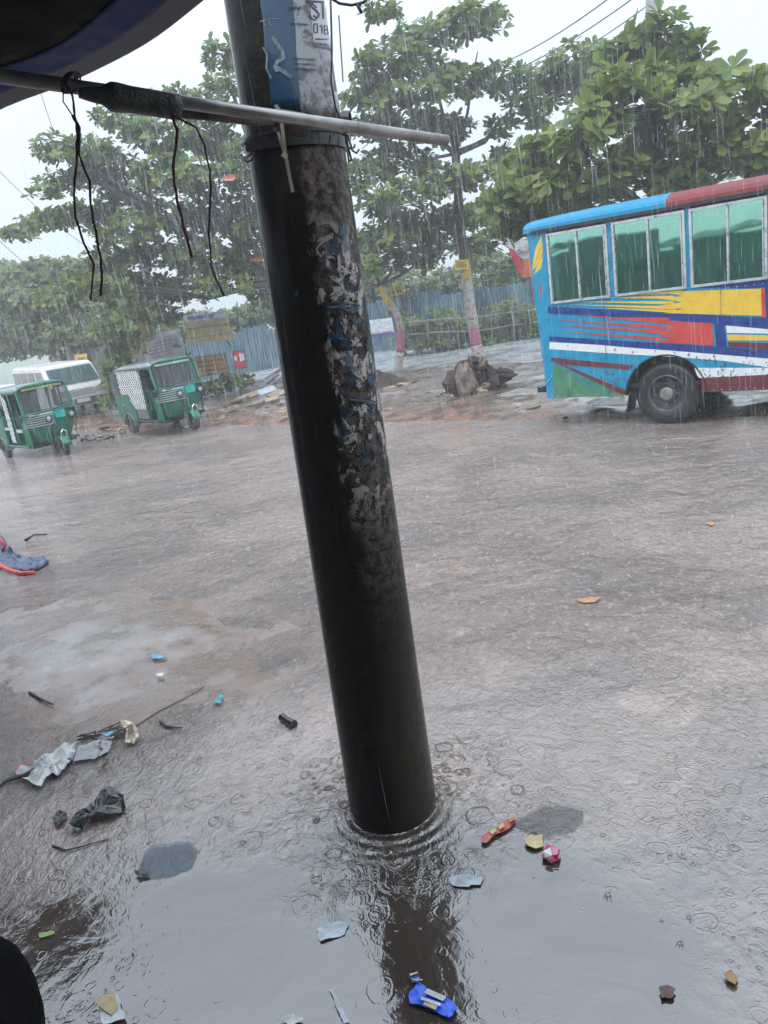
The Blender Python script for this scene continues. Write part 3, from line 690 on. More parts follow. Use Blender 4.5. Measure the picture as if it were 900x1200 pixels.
tag(b.build('mud_spatter', mat('dried_mud', (.13, .10, .08), .8), bus, solid=.001), kind='stuff')
# leaf motif on the rear corner post
for a in ([(635, 275), (628, 290), (625, 305), (624, 318), (629, 305), (635, 290)], [(636, 284), (629, 302), (625, 316), (632, 308), (636, 296)], [(637, 299), (630, 310), (626, 322), (634, 314)]):
    P = [bp(*p) for p in a]; bb = MB(); bb.prism([(s, -.004, z) for s, z in P], (0, .003, 0)); bb.build('leaf_motif', M_byel, bus)
fieldw([(L0-.01, 2.08), (L0+.06, 2.3), (L0+.02, 2.3)], M_bred)
b = MB(); b.prism([(L0-.02, -.003, ZS), (L0+.18, -.003, ZS), (L0+.165, -.003, ZT), (L0-.13, -.003, ZT+.04)], (0, .04, 0)); b.build('corner_post', M_bblue, bus)
# wheel arches and wheels
def wheel(parent, c, R, w, sgn, names=('wheel',), hub=.3):
    ty = MB(); pr_ = [(R*.60, -w/2), (R*.86, -w/2), (R*.96, -w*.40), (R, -w*.26), (R, w*.26), (R*.96, w*.40), (R*.86, w/2), (R*.60, w/2)]
    ty.lathe([(R*.58, -w/2+.01)]+pr_+[(R*.58, w/2-.01)], (0, 0, 0), 'y', 36, caps=(0, 0))
    root = ty.build('wheel', M_tyre, parent, smooth=True); root.location = c
    for i in range(0):
        pass
    rm = MB(); d = -w/2*1.02*sgn
    rm.lathe([(R*.61, d+.01*sgn), (R*.57, d), (R*.52, d+.03*sgn), (R*.50, d+.10*sgn), (R*.30, d+.12*sgn), (R*.26, d+.03*sgn), (R*.02, d+.02*sgn)], (0, 0, 0), 'y', 28, caps=(0, 1))
    rim = rm.build('rim', M_rim, root, smooth=False)
    return root, rim
for i, ws in enumerate(wheels_s):
    n = 24; bb = MB(); P = []
    for y in (-.012, .6):
        P.append([Vector((ws+AR*math.cos((PI-.05)*j/n+.025), y, .47+AR*math.sin((PI-.05)*j/n+.025))) for j in range(n+1)])
    bb.grid(P); bb.build('wheel_arch', M_black, bus, solid=.02)
    wroot, rim = wheel(bus, (ws, .20, .47), .485, .27, 1)
    hb = MB(); hb.lathe([(.10, -.13), (.10, -.15), (.085, -.165), (.02, -.17)], (0, 0, 0), 'y', 16); hb.build('hub_cap', mat('dull_hub', (.22, .21, .18), .5), wroot)
    for k in range(8):
        a = 2*PI*k/8; nb = MB(); nb.lathe([(.014, -.135), (.014, -.155), (.006, -.16)], (.16*math.cos(a), 0, .16*math.sin(a)), 'y', 6); nb.build('wheel_nut', M_rim, wroot)
    wheel(bus, (ws, WID-.20, .47), .485, .27, -1)
b = MB(); b.box((0, 0, 0), (.03, .35, .32), Euler((0, rad(12), 0)).to_matrix()); mf = b.build('mud_flap', M_black, bus); mf.location = (-.60, .2, .36)
b = MB(); b.tube([(-.02, .35, .47), (-.02, WID-.35, .47)], .08, 12); b.box((2, WID/2, .45), (6, .6, .16)); b.build('axle', M_inside, bus)
b = MB(); b.box((L0-.16, .25, .62), (.14, .3, .10)); b.box((L0-.14, .6, .66), (.08, .6, .05)); b.build('rear_bumper', M_black, bus)
b = MB(); b.tube([(L0-.16, .05, .66), (L0-.02, -.03, .72), (L0+.1, -.01, .85)], .008, 6); b.build('tie_rope', mat('blue_rope', (.15, .5, .7), .6), bus)

# ------------------------------------------------------------------ auto-rickshaws
def bez(pts, n):
    return [Vector(p) for p in pts]
def rickshaw(label, loc, rz, cage=True, scale=1.0):
    t = thing('auto_rickshaw', loc, rz, label, 'auto rickshaw', 'green auto-rickshaws on the flooded road', scale)
    # rear tub
    b = MB(); H0 = .32
    tub = [(-.52, .40), (-.60, .62), (-.60, .98), (.30, .98), (.34, .50), (.26, .30), (-.1, .28)]
    b.prism([(x, -.62, z) for x, z in tub], (0, 1.24, 0)); b.build('rear_body', M_green, t, bevel=.03)
    for sg in (-1, 1):
        b = MB(); n = 12; P = [[Vector((.28*math.cos(PI*j/n), y*sg, .22+.30*math.sin(PI*j/n))) for j in range(n+1)] for y in (.50, .67)]
        b.grid(P); b.build('mudguard', M_canvas, t, solid=.015)
    # floor and front bulkhead
    b = MB(); b.box((.85, 0, .30), (1.35, 1.05, .07)); b.build('floor', M_black, t)
    b = MB(); b.box((-.1, 0, .72), (.5, 1.05, .1)); b.box((-.38, 0, 1.05), (.1, 1.05, .5)); b.box((.95, 0, .70), (.4, .5, .1)); b.build('seat', M_inside, t, bevel=.02)
    # nose: shield bulging round the front wheel
    P = []
    for z, xf, hw, rr in ((.34, 1.62, .36, .16), (.42, 1.70, .46, .2), (.6, 1.76, .54, .24), (.8, 1.78, .59, .26), (.95, 1.76, .61, .22), (1.06, 1.72, .62, .18)):
        row = []
        for j in range(17):
            a = -1+2*j/16; y = hw*math.copysign(1-(1-abs(a))**1.0, a); x = xf-rr*abs(a)**3.2-.12*max(0, abs(a)-.8)*5*.6
            row.append(Vector((x, y, z)))
        P.append(row)
    b = MB(); b.grid(P); b.build('nose', M_green, t, smooth=True, solid=.02)
    for sg in (-1, 1): b = MB(); b.prism([(1.42, .60*sg, .34), (1.58, .52*sg, .34), (1.66, .585*sg, 1.06), (1.50, .62*sg, 1.06)], (0, .02*sg, 0)); b.build('leg_shield', M_green, t)
    # windscreen frame, glass and hood band
    fr = MB(); z0, z1 = 1.06, 1.66; xa, xb = 1.70, 1.50
    for sg in (-1, 1): fr.tube([(xa-.06, .60*sg, z0), (xb-.02, .575*sg, z1-.08), (xb-.06, .50*sg, z1)], .03, 8)
    fr.tube([(xa, -.58, z0), (xa+.03, 0, z0), (xa, .58, z0)], .028, 8); fr.tube([(xb-.05, -.52, z1), (xb, 0, z1+.03), (xb-.05, .52, z1)], .045, 8)
    fr.build('windscreen_frame', M_green, t)
    b = MB(); b.add([(xa-.03, -.57, z0), (xa-.03, .57, z0), (xb-.04, .53, z1), (xb-.04, -.53, z1)], [(0, 1, 2, 3)]); b.build('windscreen', M_glass, t, solid=.006)
    b = MB(); b.box((xb+.035, 0, z1-.045), (.02, .92, .05)); b.build('visor_strip', mat('pale_green_strip', (.35, .55, .45), .4) if cage else mat('olive_strip', (.30, .32, .12), .5), t)
    b = MB(); b.box((xb-.02, -.18, 1.32), (.02, .14, .42)); b.box((xb-.03, .28, 1.33), (.02, .1, .38)); b.build('hanging_papers', mat('paper_grey', (.4, .42, .42), .7), t)
    # roof canvas: rounded shell
    P = []
    for x, h, w in ((-.66, 1.0, .60), (-.66, 1.30, .61), (-.58, 1.52, .61), (-.40, 1.63, .61), (0, 1.68, .61), (.7, 1.70, .61), (1.3, 1.72, .60), (1.52, 1.70, .575)):
        P.append([Vector((x, w*math.copysign(abs(math.sin(q))**.6, math.sin(q)), h-.16*(1-abs(math.cos(q))**.5))) for q in np.linspace(-PI/2, PI/2, 13)])
    b = MB(); b.grid(P); b.build('roof', M_canvas, t, smooth=True, solid=.02)
    for sg in (-1, 1):   # dark rear quarter of the hood
        b = MB(); b.prism([(-.64, .60*sg, .96), (-.66, .60*sg, 1.3), (-.58, .60*sg, 1.50), (-.30, .60*sg, 1.56), (-.24 if cage else -.40, .60*sg, .96)], (0, .015*sg, 0)); b.build('hood_side', M_hoodd, t)
    b = MB(); b.add([(-.655, -.6, .96), (-.655, .6, .96), (-.68, .6, 1.32), (-.68, -.6, 1.32)], [(0, 1, 2, 3)]); b.build('hood_back', M_hoodd, t, solid=.012)
    # door post and side cage
    b = MB()
    for sg in (-1, 1):
        b.tube([(1.02, .60*sg, .32), (1.0, .60*sg, 1.58)], .024, 8); b.tube([(.32, .60*sg, .32), (.30, .60*sg, 1.58)], .02, 8); b.tube([(-.3, .61*sg, 1.57), (1.50, .60*sg, 1.60)], .022, 8); b.tube([(.25, .61*sg, .33), (1.5, .60*sg, .33)], .03, 8)
    b.build('door_frame', M_green_d if cage else M_green, t)
    for sg in (-1, 1):
        b = MB()
        x0, x1, zb, zt = (-.22, .98, .62, 1.54) if cage else (.62, .86, .42, 1.54)
        n = 22
        st = .115
        k = int((x1-x0+zt-zb)/st)
        for i in range(k):
            for dr in (1, -1):
                c = i*st; pa = []
                for q in (0, 1):
                    pass
                # diagonal line x+z = c or x-z = c inside the rectangle
                if dr == 1: xs = max(0, c-(zt-zb)); xe = min(x1-x0, c); A_ = (x0+xs, zb+c-xs); B_ = (x0+xe, zb+c-xe)
                else: xs = max(0, c-(zt-zb)); xe = min(x1-x0, c); A_ = (x1-xs, zb+c-xs); B_ = (x1-xe, zb+c-xe)
                if xe-xs < .01: continue
                b.tube([(A_[0], (.615+.004*dr)*sg, A_[1]), (B_[0], (.615+.004*dr)*sg, B_[1])], .011, 4, caps=False)
        o = b.build('side_grille', mat('bare_mesh_metal', (.62, .63, .63), .4, metal=.3), t, fixn=False); tag(o, kind='stuff')
        if cage:
            b = MB(); b.box((.38, .61*sg, .50), (1.25, .02, .24)); b.build('door_panel', mat('grey_door_panel', (.16, .17, .17), .5, dirt=(.2, .14, .1)), t)
            b = MB(); b.prism([(.30, .625*sg, .30), (.42, .625*sg, .33), (.46, .625*sg, .60), (.30, .625*sg, .72), (.18, .625*sg, .98), (-.2, .625*sg, .98), (-.1, .625*sg, .32)], (0, .012*sg, 0)); b.build('side_skirt', M_green, t)
        else:
            b = MB(); b.box((.40, .50*sg, .62), (.30, .04, .50)); b.build('step_panel', mat('blue_seat_cloth', (.03, .16, .32), .5), t)
            b = MB(); b.box((1.2, .60*sg, .70), (.34, .03, .07)); b.box((.45, .60*sg, .74), (.3, .03, .06)); b.build('arm_rail', mat('pale_metal', (.45, .5, .5), .4), t)
            b = MB()
            for q in (.28, .36, .46): b.prism([(q-.035, .56*sg, 1.5), (q+.035, .56*sg, 1.5), (q, .56*sg, 1.22)], (0, .01, 0))
            b.build('fringe', mat('cream_fringe', (.55, .50, .42), .6), t)
    # chrome slats, lamps, plate on the nose
    for i in range(6):
        b = MB(); z = .78+i*.05; b.tube([(1.56, -.61, z), (1.74, -.50, z), (1.81, -.22, z), (1.82, .0, z)], .014, 6); b.build('chrome_slat', M_chrome, t)
    for y in (-.13, .42):
        b = MB(); b.lathe([(.03, -.09), (.075, -.05), (.085, 0), (.07, .012), (.02, .02)], (1.83, y, .90), 'x', 18); hl = b.build('headlight', M_black, t, smooth=True)
        b = MB(); b.lathe([(.058, .012), (.045, .026), (.01, .034)], (1.83, y, .90), 'x', 18); b.build('lens', M_lamp, hl, smooth=True)
    b = MB(); b.box((1.84, .15, .97), (.02, .24, .17)); b.build('number_plate', M_turq, t)
    b = MB(); b.tube([(1.72, -.45, 1.05), (1.86, -.2, 1.09), (1.88, .15, 1.12), (1.80, .5, 1.13)], .022, 8); b.build('front_rail', M_green_d, t)
    # wheels
    for x, y, r in ((0, -.58, .215), (0, .58, .215), (1.95, .0, .205)):
        wr, rm = wheel(t, (x, y, r), r, .12, 1 if y <= 0 else -1)
    fm = MB(); n = 10; P = [[Vector((1.95+.25*math.cos(rad(10)+rad(150)*j/n), y, .22+.25*math.sin(rad(10)+rad(150)*j/n))) for j in range(n+1)] for y in (-.10, -.05, .05, .10)]
    fm.grid(P); fm.build('front_mudguard', M_green, t, solid=.012, smooth=True)
    b = MB(); b.tube([(2.10, -.07, .42), (2.15, -.06, .58), (2.13, 0, .63), (2.15, .06, .58), (2.10, .07, .42)], .014, 8); b.build('guard_loop', M_chrome, t)
    b = MB(); b.tube([(1.95, -.09, .2), (1.86, -.09, .55), (1.75, 0, .8)], .025, 8); b.tube([(1.95, .09, .2), (1.86, .09, .55)], .02, 8); b.build('fork', M_black, t)
    for sg in (-1, 1):
        b = MB(); b.tube([(1.68, .6*sg, 1.0), (1.78, .72*sg, 1.02), (1.78, .74*sg, .95)], .008, 6); b.box((1.79, .74*sg, .98), (.02, .09, .13)); b.build('mirror', M_black, t)
    # driver seen through the glass
    b = MB(); b.box((.05, .35, 1.35), (.05, .2, .25)); b.build('headrest', M_inside, t)
    return t
r1 = rickshaw('green auto-rickshaw with an open side, nearest the left edge in front of the white van', (0, 0, 0), 0, cage=False)
r2 = rickshaw('green auto-rickshaw with a silver lattice cage door, right of the white van', (0, 0, 0), 0, cage=True)
def place_vehicle(o, px, py, local, rz, z=0.0):
    o.rotation_euler = (0, 0, rz); g = G(px, py, z); v = Matrix.Rotation(rz, 3, 'Z') @ Vector(local)*o.scale[0]; o.location = (g.x-v.x, g.y-v.y, z)
place_vehicle(r1, 78, 534, (1.95, 0, 0), rad(-46), -.03)
place_vehicle(r2, 229, 504, (1.95, 0, 0), rad(-48), 0.05)

# ------------------------------------------------------------------ white van
van = thing('microbus', (0, 0, 0), 0, 'old white microbus behind the nearer green auto-rickshaw at left', 'van')
WB = 1.66; b = MB()
sil = [(-2.1, .32), (-2.12, 1.0), (-2.05, 1.62), (-1.8, 1.74), (1.2, 1.72), (1.45, 1.64), (1.98, 1.06), (2.14, .92), (2.18, .40), (2.1, .30)]
b.prism([(x, -WB/2, z) for x, z in sil], (0, WB, 0)); b.build('body', M_white, van, bevel=.07)
b = MB(); b.add([(1.53, -.72, 1.58), (1.53, .72, 1.58), (1.985, .77, 1.08), (1.985, -.77, 1.08)], [(0, 1, 2, 3)]); ws_ = b.build('windscreen', M_vglass, van, solid=.012); ws_.location = (.012, 0, .012)
for x0, x1, nm in ((-1.95, -1.15, 'window'), (-1.07, -.25, 'window'), (-.17, .55, 'window'), (.66, 1.35, 'window')):
    for sg in (-1, 1):
        b = MB(); top = 1.56; xt = x1 if x1 < 1 else x1-.12
        b.prism([(x0, sg*(WB/2+.001), 1.08), (x1+(.2 if x1 > 1 else 0), sg*(WB/2+.001), 1.08), (xt+.1*(x1 > 1), sg*(WB/2+.001), top), (x0, sg*(WB/2+.001), top)], (0, .006*sg, 0)); b.build('window', M_vglass, van)
for i in range(5):
    b = MB(); b.tube([(2.15+.005*(4-i), -.48, .70+i*.05), (2.155+.005*(4-i), .48, .70+i*.05)], .012, 6); b.build('grille_bar', M_chrome, van)
for y in (-.62, .62): b = MB(); b.box((2.165, y, .80), (.04, .24, .17)); b.build('headlight', M_lamp, van, bevel=.015)
b = MB(); b.box((2.20, 0, .50), (.14, 1.66, .20)); b.build('bumper', mat('grey_bumper', (.10, .105, .11), .4), van, bevel=.03)
b = MB(); b.box((2.275, 0, .52), (.01, .42, .12)); b.build('number_plate', M_white, van)
for sg in (-1, 1): b = MB(); b.tube([(1.75, .8*sg, 1.1), (1.85, .98*sg, 1.15)], .012, 6); b.box((1.86, 1.0*sg, 1.18), (.05, .1, .2)); b.build('mirror', M_black, van)
for x in (-1.3, 1.35):
    for sg in (-1, 1): wheel(van, (x, sg*.72, .31), .31, .18, -sg)
place_vehicle(van, 98, 488, (2.15, -.1, 0), rad(-52), .06)

# ------------------------------------------------------------------ foliage
def leafmat(name, cols, tr=.35, rough=.35):
    t = NT(name); g = t.n('NewGeometry'); r = g.outputs['Random Per Island']
    c = t.mix(t.ramp(r, 0, .55), cols[0], cols[1]); c = t.mix(t.ramp(r, .78, 1.0, 0, .9), c, cols[2])
    t.set(Base_Color=c, Roughness=rough); t.b.inputs['Specular IOR Level'].default_value = .28
    td = t.n('BsdfTranslucent'); t.put(td.inputs[0], t.mix(.5, c, (.22, .30, .03)))
    ms = t.n('MixShader'); ms.inputs[0].default_value = tr
    t.t.links.new(t.b.outputs[0], ms.inputs[1]); t.t.links.new(td.outputs[0], ms.inputs[2]); t.t.links.new(ms.outputs[0], t.out.inputs[0]); return t.m
LM = leafmat('almond_leaves', ((.050, .090, .020), (.105, .160, .034), (.24, .28, .06)))
LM2 = leafmat('almond_leaves_bright', ((.055, .105, .024), (.115, .175, .038), (.26, .29, .065)), .4)
LMF = leafmat('far_leaves', ((.075, .12, .038), (.13, .18, .055), (.20, .24, .07)))
LMH = leafmat('hedge_leaves', ((.06, .11, .03), (.11, .16, .045), (.20, .22, .07)))
LMY = leafmat('yellow_flowers', ((.45, .30, .05), (.50, .42, .15), (.10, .14, .05)))
M_bark = mat('wet_bark', (.045, .038, .033), .5, var=.4, scale=14, coat=.2, bump=.8)
leaf_v = np.array([(0, 0, 0), (.30, .12, .02), (.30, -.12, .02), (.72, .26, .03), (.72, -.26, .03), (.95, .16, -.02), (.95, -.16, -.02), (1.03, 0, -.05), (.45, 0, -.03), (.8, 0, -.05)], float)
leaf_f = [(0, 8, 1), (0, 2, 8), (8, 9, 3, 1), (8, 2, 4, 9), (9, 7, 5, 3), (9, 4, 6, 7)]
def rosette(seed, n=8, L=.26):
    r = random.Random(seed); V = []; F = []
    for k in range(n):
        M = Matrix.Rotation(2*PI*k/n+r.uniform(-.25, .25), 3, 'Z') @ Matrix.Rotation(-rad(r.choice([5, 20, 40, -15])+r.uniform(-10, 10)), 3, 'Y') @ Matrix.Rotation(rad(r.uniform(-18, 18)), 3, 'X')
        M = np.array(M); s = L*r.uniform(.7, 1.15); b0 = len(V)
        for v in leaf_v: V.append(M @ (v*s))
        F += [tuple(b0+i for i in f) for f in leaf_f]
    return np.array(V), F
ROS = [rosette(i) for i in range(8)]
SMALL = [rosette(50+i, 9, .15) for i in range(4)]
def rosmesh(R_, m, name):
    me = bpy.data.meshes.new(name); me.from_pydata([tuple(v) for v in R_[0]], [], R_[1]); me.materials.append(m); me.shade_flat(); return me
def fastmesh(name, V, faces_quads, faces_tris, m):
    me = bpy.data.meshes.new(name); nq, ntr = len(faces_quads), len(faces_tris)
    me.vertices.add(len(V)); me.vertices.foreach_set('co', V.astype(np.float32).ravel())
    loops = np.concatenate([faces_quads.ravel(), faces_tris.ravel()]) if ntr else faces_quads.ravel()
    me.loops.add(len(loops)); me.loops.foreach_set('vertex_index', loops.astype(np.int32)); me.polygons.add(nq+ntr)
    st = np.concatenate([np.arange(nq)*4, nq*4+np.arange(ntr)*3]); me.polygons.foreach_set('loop_start', st.astype(np.int32))
    me.materials.append(m); me.update(calc_edges=True); me.validate(); return me
def joinros(items, variants, m, name, parent, origin):
    """items: list of (pos, quaternion-matrix np 3x3, scale)"""
    VV = []; Q = []; T = []; off = 0
    q_t = [(np.array([f for f in v[1] if len(f) == 4]), np.array([f for f in v[1] if len(f) == 3])) for v in variants]
    for i, (p, M, s) in enumerate(items):
        k = i % len(variants); V = variants[k][0] @ M.T*s + np.array(p)-origin
        VV.append(V); Q.append(q_t[k][0]+off); T.append(q_t[k][1]+off); off += len(V)
    me = fastmesh(name, np.concatenate(VV), np.concatenate(Q), np.concatenate(T), m)
    o = bpy.data.objects.new(name, me); C.objects.link(o); o.parent = parent; return o
def rotto(nrm, spin):
    z = Vector(nrm).normalized(); q = Vector((0, 0, 1)).rotation_difference(z).to_matrix() @ Matrix.Rotation(spin, 3, 'Z'); return np.array(q)
def scatter(blobs, depth, dr, dens, size, tilt=.5, topbias=.35):
    """blobs given as spots of the photograph with radii there; each becomes an ellipsoid of foliage at its own distance"""
    out = []; cen = []
    for bl in blobs:
        x, y, rx, ry = bl[:4]; dd = depth + (bl[4] if len(bl) > 4 else random.uniform(-dr, dr))
        c = YD(x, y, dd); sc = (c-CO).length/FP*1.0; a, h = rx*sc, ry*sc; dpt = max(.7*a, .8)
        n = int(dens*PI*a*h/(.0155*size**2))+8
        cen.append((c, a))
        for _ in range(n):
            v = Vector((random.gauss(0, 1), random.gauss(0, 1), random.gauss(0, 1))).normalized()*random.uniform(.25, 1)**.5*1.0
            lob = 1+.28*noise.noise(Vector((v.x*2.2+x, v.y*2.2+y, v.z*2.2)))
            p = c + (rt*v.x*a + up*v.z*h)*lob + Vector((0, 1, 0))*v.y*dpt
            nrm = Vector((v.x*.5, v.y*.5-.15, .75+.4*v.z)) + Vector((random.uniform(-tilt, tilt), random.uniform(-tilt, tilt), 0))
            out.append((p, rotto(nrm, random.uniform(0, 6.28)), size*random.uniform(.75, 1.25)))
    return out, cen
def crown_tree(name, label, base, fork, blobs, depth, dr, dens, size, m, trunk_r, tmat=None, group='roadside almond trees', parts=0, variants=None, partname='leaf_cluster', trunkpts=None, limbs=None, cat='tree'):
    variants = variants or ROS
    root = thing(name, base, random.uniform(0, .01), label, cat, group); root.rotation_euler = (0, 0, 0); bo = Vector(base)
    items, cen = scatter(blobs, depth, dr, dens, size)
    fork = Vector(fork)
    if trunk_r:
        tp = [bo-Vector((0, 0, .2))]+[Vector(q) for q in (trunkpts or [])]+[fork]
        b = MB(); b.tube([p-bo for p in tp], [trunk_r*(1-.35*i/(len(tp)-1)) for i in range(len(tp))], 12); b.build('trunk', tmat or M_bark, root, smooth=True)
        for c, a in cen[::(4 if len(cen) > 12 else 2)]:
            m1 = fork.lerp(c, .5)+Vector((0, 0, -.12*(c-fork).length*random.uniform(.3, 1))) ; r = trunk_r*.42
            L = (c-fork).length; r = trunk_r*(.42 if len(cen) > 12 else .3)
            if L > 14: continue
            b = MB(); pts = [fork, fork.lerp(m1, .5)+Vector((random.uniform(-.1, .1), 0, .1)), m1, m1.lerp(c, .5)+Vector((random.uniform(-.15, .15), random.uniform(-.1, .1), 0)), c]
            b.tube([p-bo for p in pts], [r, r*.8, r*.6, r*.4, r*.2], 7)
            for _ in range(2):
                e = c+Vector((random.uniform(-a, a)*.8, random.uniform(-a, a)*.5, random.uniform(-.1, .5)*a)); b.tube([m1-bo, m1.lerp(e, .5)-bo+Vector((0, 0, .1)), e-bo], [r*.45, r*.3, r*.12], 5)
            b.build('limb', M_bark, root, smooth=True)
    items.sort(key=lambda it: it[0].y)
    random.shuffle(items) if parts == 0 else None
    front, rest = items[:parts], items[parts:]
    if parts:
        meshes = [rosmesh(v, m, partname) for v in variants]
        for i, (p, M, s) in enumerate(front):
            o = bpy.data.objects.new(partname, meshes[i % len(meshes)]); C.objects.link(o); o.parent = root
            o.location = p-bo; o.rotation_euler = Matrix(M).to_euler(); o.scale = (s,)*3
    if rest:
        o = joinros(rest, variants, m, 'crown', root, np.array(bo))
        if parts: tag(o, kind='stuff')
    return root
# tree by the big bus: pink and white banded trunk
def banded_trunk(root_loc, pts, r, bands, parent):
    for (a, c, m, nm) in bands:
        b = MB(); P = []
        for u in np.linspace(a, c, 6):
            k = u*(len(pts)-1); i = min(int(k), len(pts)-2); P.append(pts[i].lerp(pts[i+1], k-i)-root_loc)
        b.tube(P, [r*(1.25-.4*u) for u in np.linspace(a, c, 6)], 12); b.build(nm, m, parent, smooth=True)
M_lime = mat('limewashed_bark', (.42, .37, .35), .6, var=.3, scale=12, dirt=(.12, .09, .07), dscale=7, dlo=.5, dhi=.7); M_pink = mat('pink_painted_bark', (.38, .11, .18), .6, var=.25, scale=12); M_yelb = mat('yellow_painted_bark', (.55, .36, .06), .55, var=.2)
M_signy = mat('yellow_sign_board', (.70, .50, .05), .5, var=.1, dirt=(.5, .33, .06), dscale=4); M_inkr = mat('red_brown_print', (.25, .06, .03), .6)

T1b = G(562, 424); T1 = [T1b+Vector((0, 0, .05)), YD(556, 392, T1b.y), YD(549, 345, T1b.y), YD(545, 312, T1b.y), YD(541, 285, T1b.y), YD(537, 230, T1b.y), YD(534, 180, T1b.y)]
B1 = [(470, 68, 34, 15), (500, 45, 42, 16), (548, 28, 40, 14, -1), (430, 68, 10, 8), (445, 92, 26, 10), (505, 85, 40, 14), (448, 14, 20, 10), (560, 16, 22, 6), (582, 20, 10, 6),
      (425, 112, 26, 12), (480, 112, 46, 14), (540, 100, 40, 14), (590, 92, 40, 14), (640, 92, 40, 14), (680, 66, 34, 14), (705, 82, 28, 14), (660, 110, 40, 12, .5), (620, 122, 24, 9), (585, 150, 14, 10), (632, 140, 14, 8),
      (440, 150, 34, 18), (500, 150, 44, 18), (470, 190, 44, 16), (430, 205, 26, 18), (520, 210, 40, 16, -1), (480, 228, 40, 14, -1.5), (445, 240, 28, 16), (560, 205, 26, 14), (600, 185, 24, 12),
      (560, 250, 36, 16), (510, 262, 40, 16), (450, 280, 34, 16), (490, 300, 30, 13), (600, 262, 36, 18), (560, 290, 32, 10), (620, 225, 40, 20), (640, 262, 30, 14), (430, 310, 12, 14), (525, 150, 30, 14)]
t1 = crown_tree('almond_tree', 'tall almond tree rising from the rock heap, its slim trunk limewashed with a pink band', T1b, T1[-1], B1, T1b.y, 1.6, .62, 1.0, LM, 0, parts=290)
banded_trunk(T1b, T1, .15, [(0, .10, M_lime, 'trunk'), (.101, .19, M_pink, 'pink_band'), (.191, .42, M_lime, 'trunk'), (.421, .52, M_yelb, 'yellow_band'), (.521, 1, M_bark, 'trunk')], t1)
for e, r in (((600, 130), .10), ((690, 80), .05), ((455, 100), .08), ((500, 60), .07), ((445, 330), .045), ((600, 270), .08), ((640, 250), .06), ((480, 240), .07), ((560, 60), .06), ((430, 180), .05)):
    st = T1[-1] if e[1] < 200 else T1[4]; e3 = YD(*e, T1b.y+random.uniform(-1, 1)); md = st.lerp(e3, .5)+Vector((0, 0, -.25 if e[1] < 200 else .15))
    b = MB(); b.tube([p-T1b for p in (st, st.lerp(md, .5), md, md.lerp(e3, .6)+Vector((0, 0, .1)), e3)], [r, r*.85, r*.7, r*.5, r*.25], 8); b.build('limb', M_bark, t1, smooth=True)
# yellow notice boards on two trunks
def notice(px, py, Y, w, h, rot, label, word):
    c = YD(px, py, Y); root = thing('notice_board', c, 0, label, 'sign', 'yellow notices nailed to the tree trunks')
    Mx = Matrix((rt, fw, up)).transposed() @ Matrix.Rotation(rot, 3, 'Y')
    b = MB(); b.box((0, 0, 0), (w, .02, h), Mx); b.build('board', M_signy, root)
    b = MB()
    def st(x0, z0, x1, z1, th=.012): 
        a, c2 = Vector((x0, -.014, z0)), Vector((x1, -.014, z1)); d = (c2-a); L = d.length; ang = math.atan2(d.z, d.x)
        b.box(Mx @ ((a+c2)/2), (L+th*.5, .004, th), Mx @ Matrix.Rotation(-ang, 3, 'Y'))
    for (x, z, ww, hh, th) in ((-.3*w, .22*h, .6*w, .14*h, .012), (-.36*w, -.05*h, .72*w, .28*h, .024)):
        st(x, z, x+ww, z, th); q = x+.02
        while q < x+ww-.02: st(q, z, q, z-hh, th); st(q, z-hh*.5, q+.03, z-hh*.8, th); q += .055 if th < .02 else .08
    tag(b.build('lettering', M_inkr if word else M_ink, root), kind='stuff')
notice(465, 340, G(468, 432).y-.25, .42, .32, rad(-12), 'yellow notice with dark print, tilted on the kinked trunk near the concrete pole', 0)
notice(541, 310, T1b.y-.25, .42, .29, rad(-2), 'level yellow notice on the straight limewashed trunk left of the bus', 1)
# leaning smaller tree nearer the pole
T2b = G(467, 436); T2 = [T2b, YD(469, 405, T2b.y), YD(470, 385, T2b.y), YD(464, 366, T2b.y), YD(452, 350, T2b.y), YD(446, 335, T2b.y)]
t2 = crown_tree('almond_tree', 'small almond tree with a kinked leaning trunk carrying a yellow notice beside the concrete pole', T2b, T2[-1], [(430, 285, 26, 16), (470, 262, 30, 14), (455, 310, 26, 10), (500, 285, 24, 10)], T2b.y, 1, .6, .95, LM, 0, parts=0)
banded_trunk(T2b, T2, .11, [(0, .15, M_lime, 'trunk'), (.151, .36, M_pink, 'pink_band'), (.361, .7, M_lime, 'trunk'), (.701, 1, M_yelb, 'yellow_band')], t2)
for e in ((430, 290), (490, 270), (505, 295), (425, 325)):
    e3 = YD(*e, T2b.y); b = MB(); b.tube([p-T2b for p in (T2[-1], T2[-1].lerp(e3, .5)+Vector((0, 0, -.1)), e3)], [.06, .045, .02], 7); b.build('limb', M_bark, t2, smooth=True)
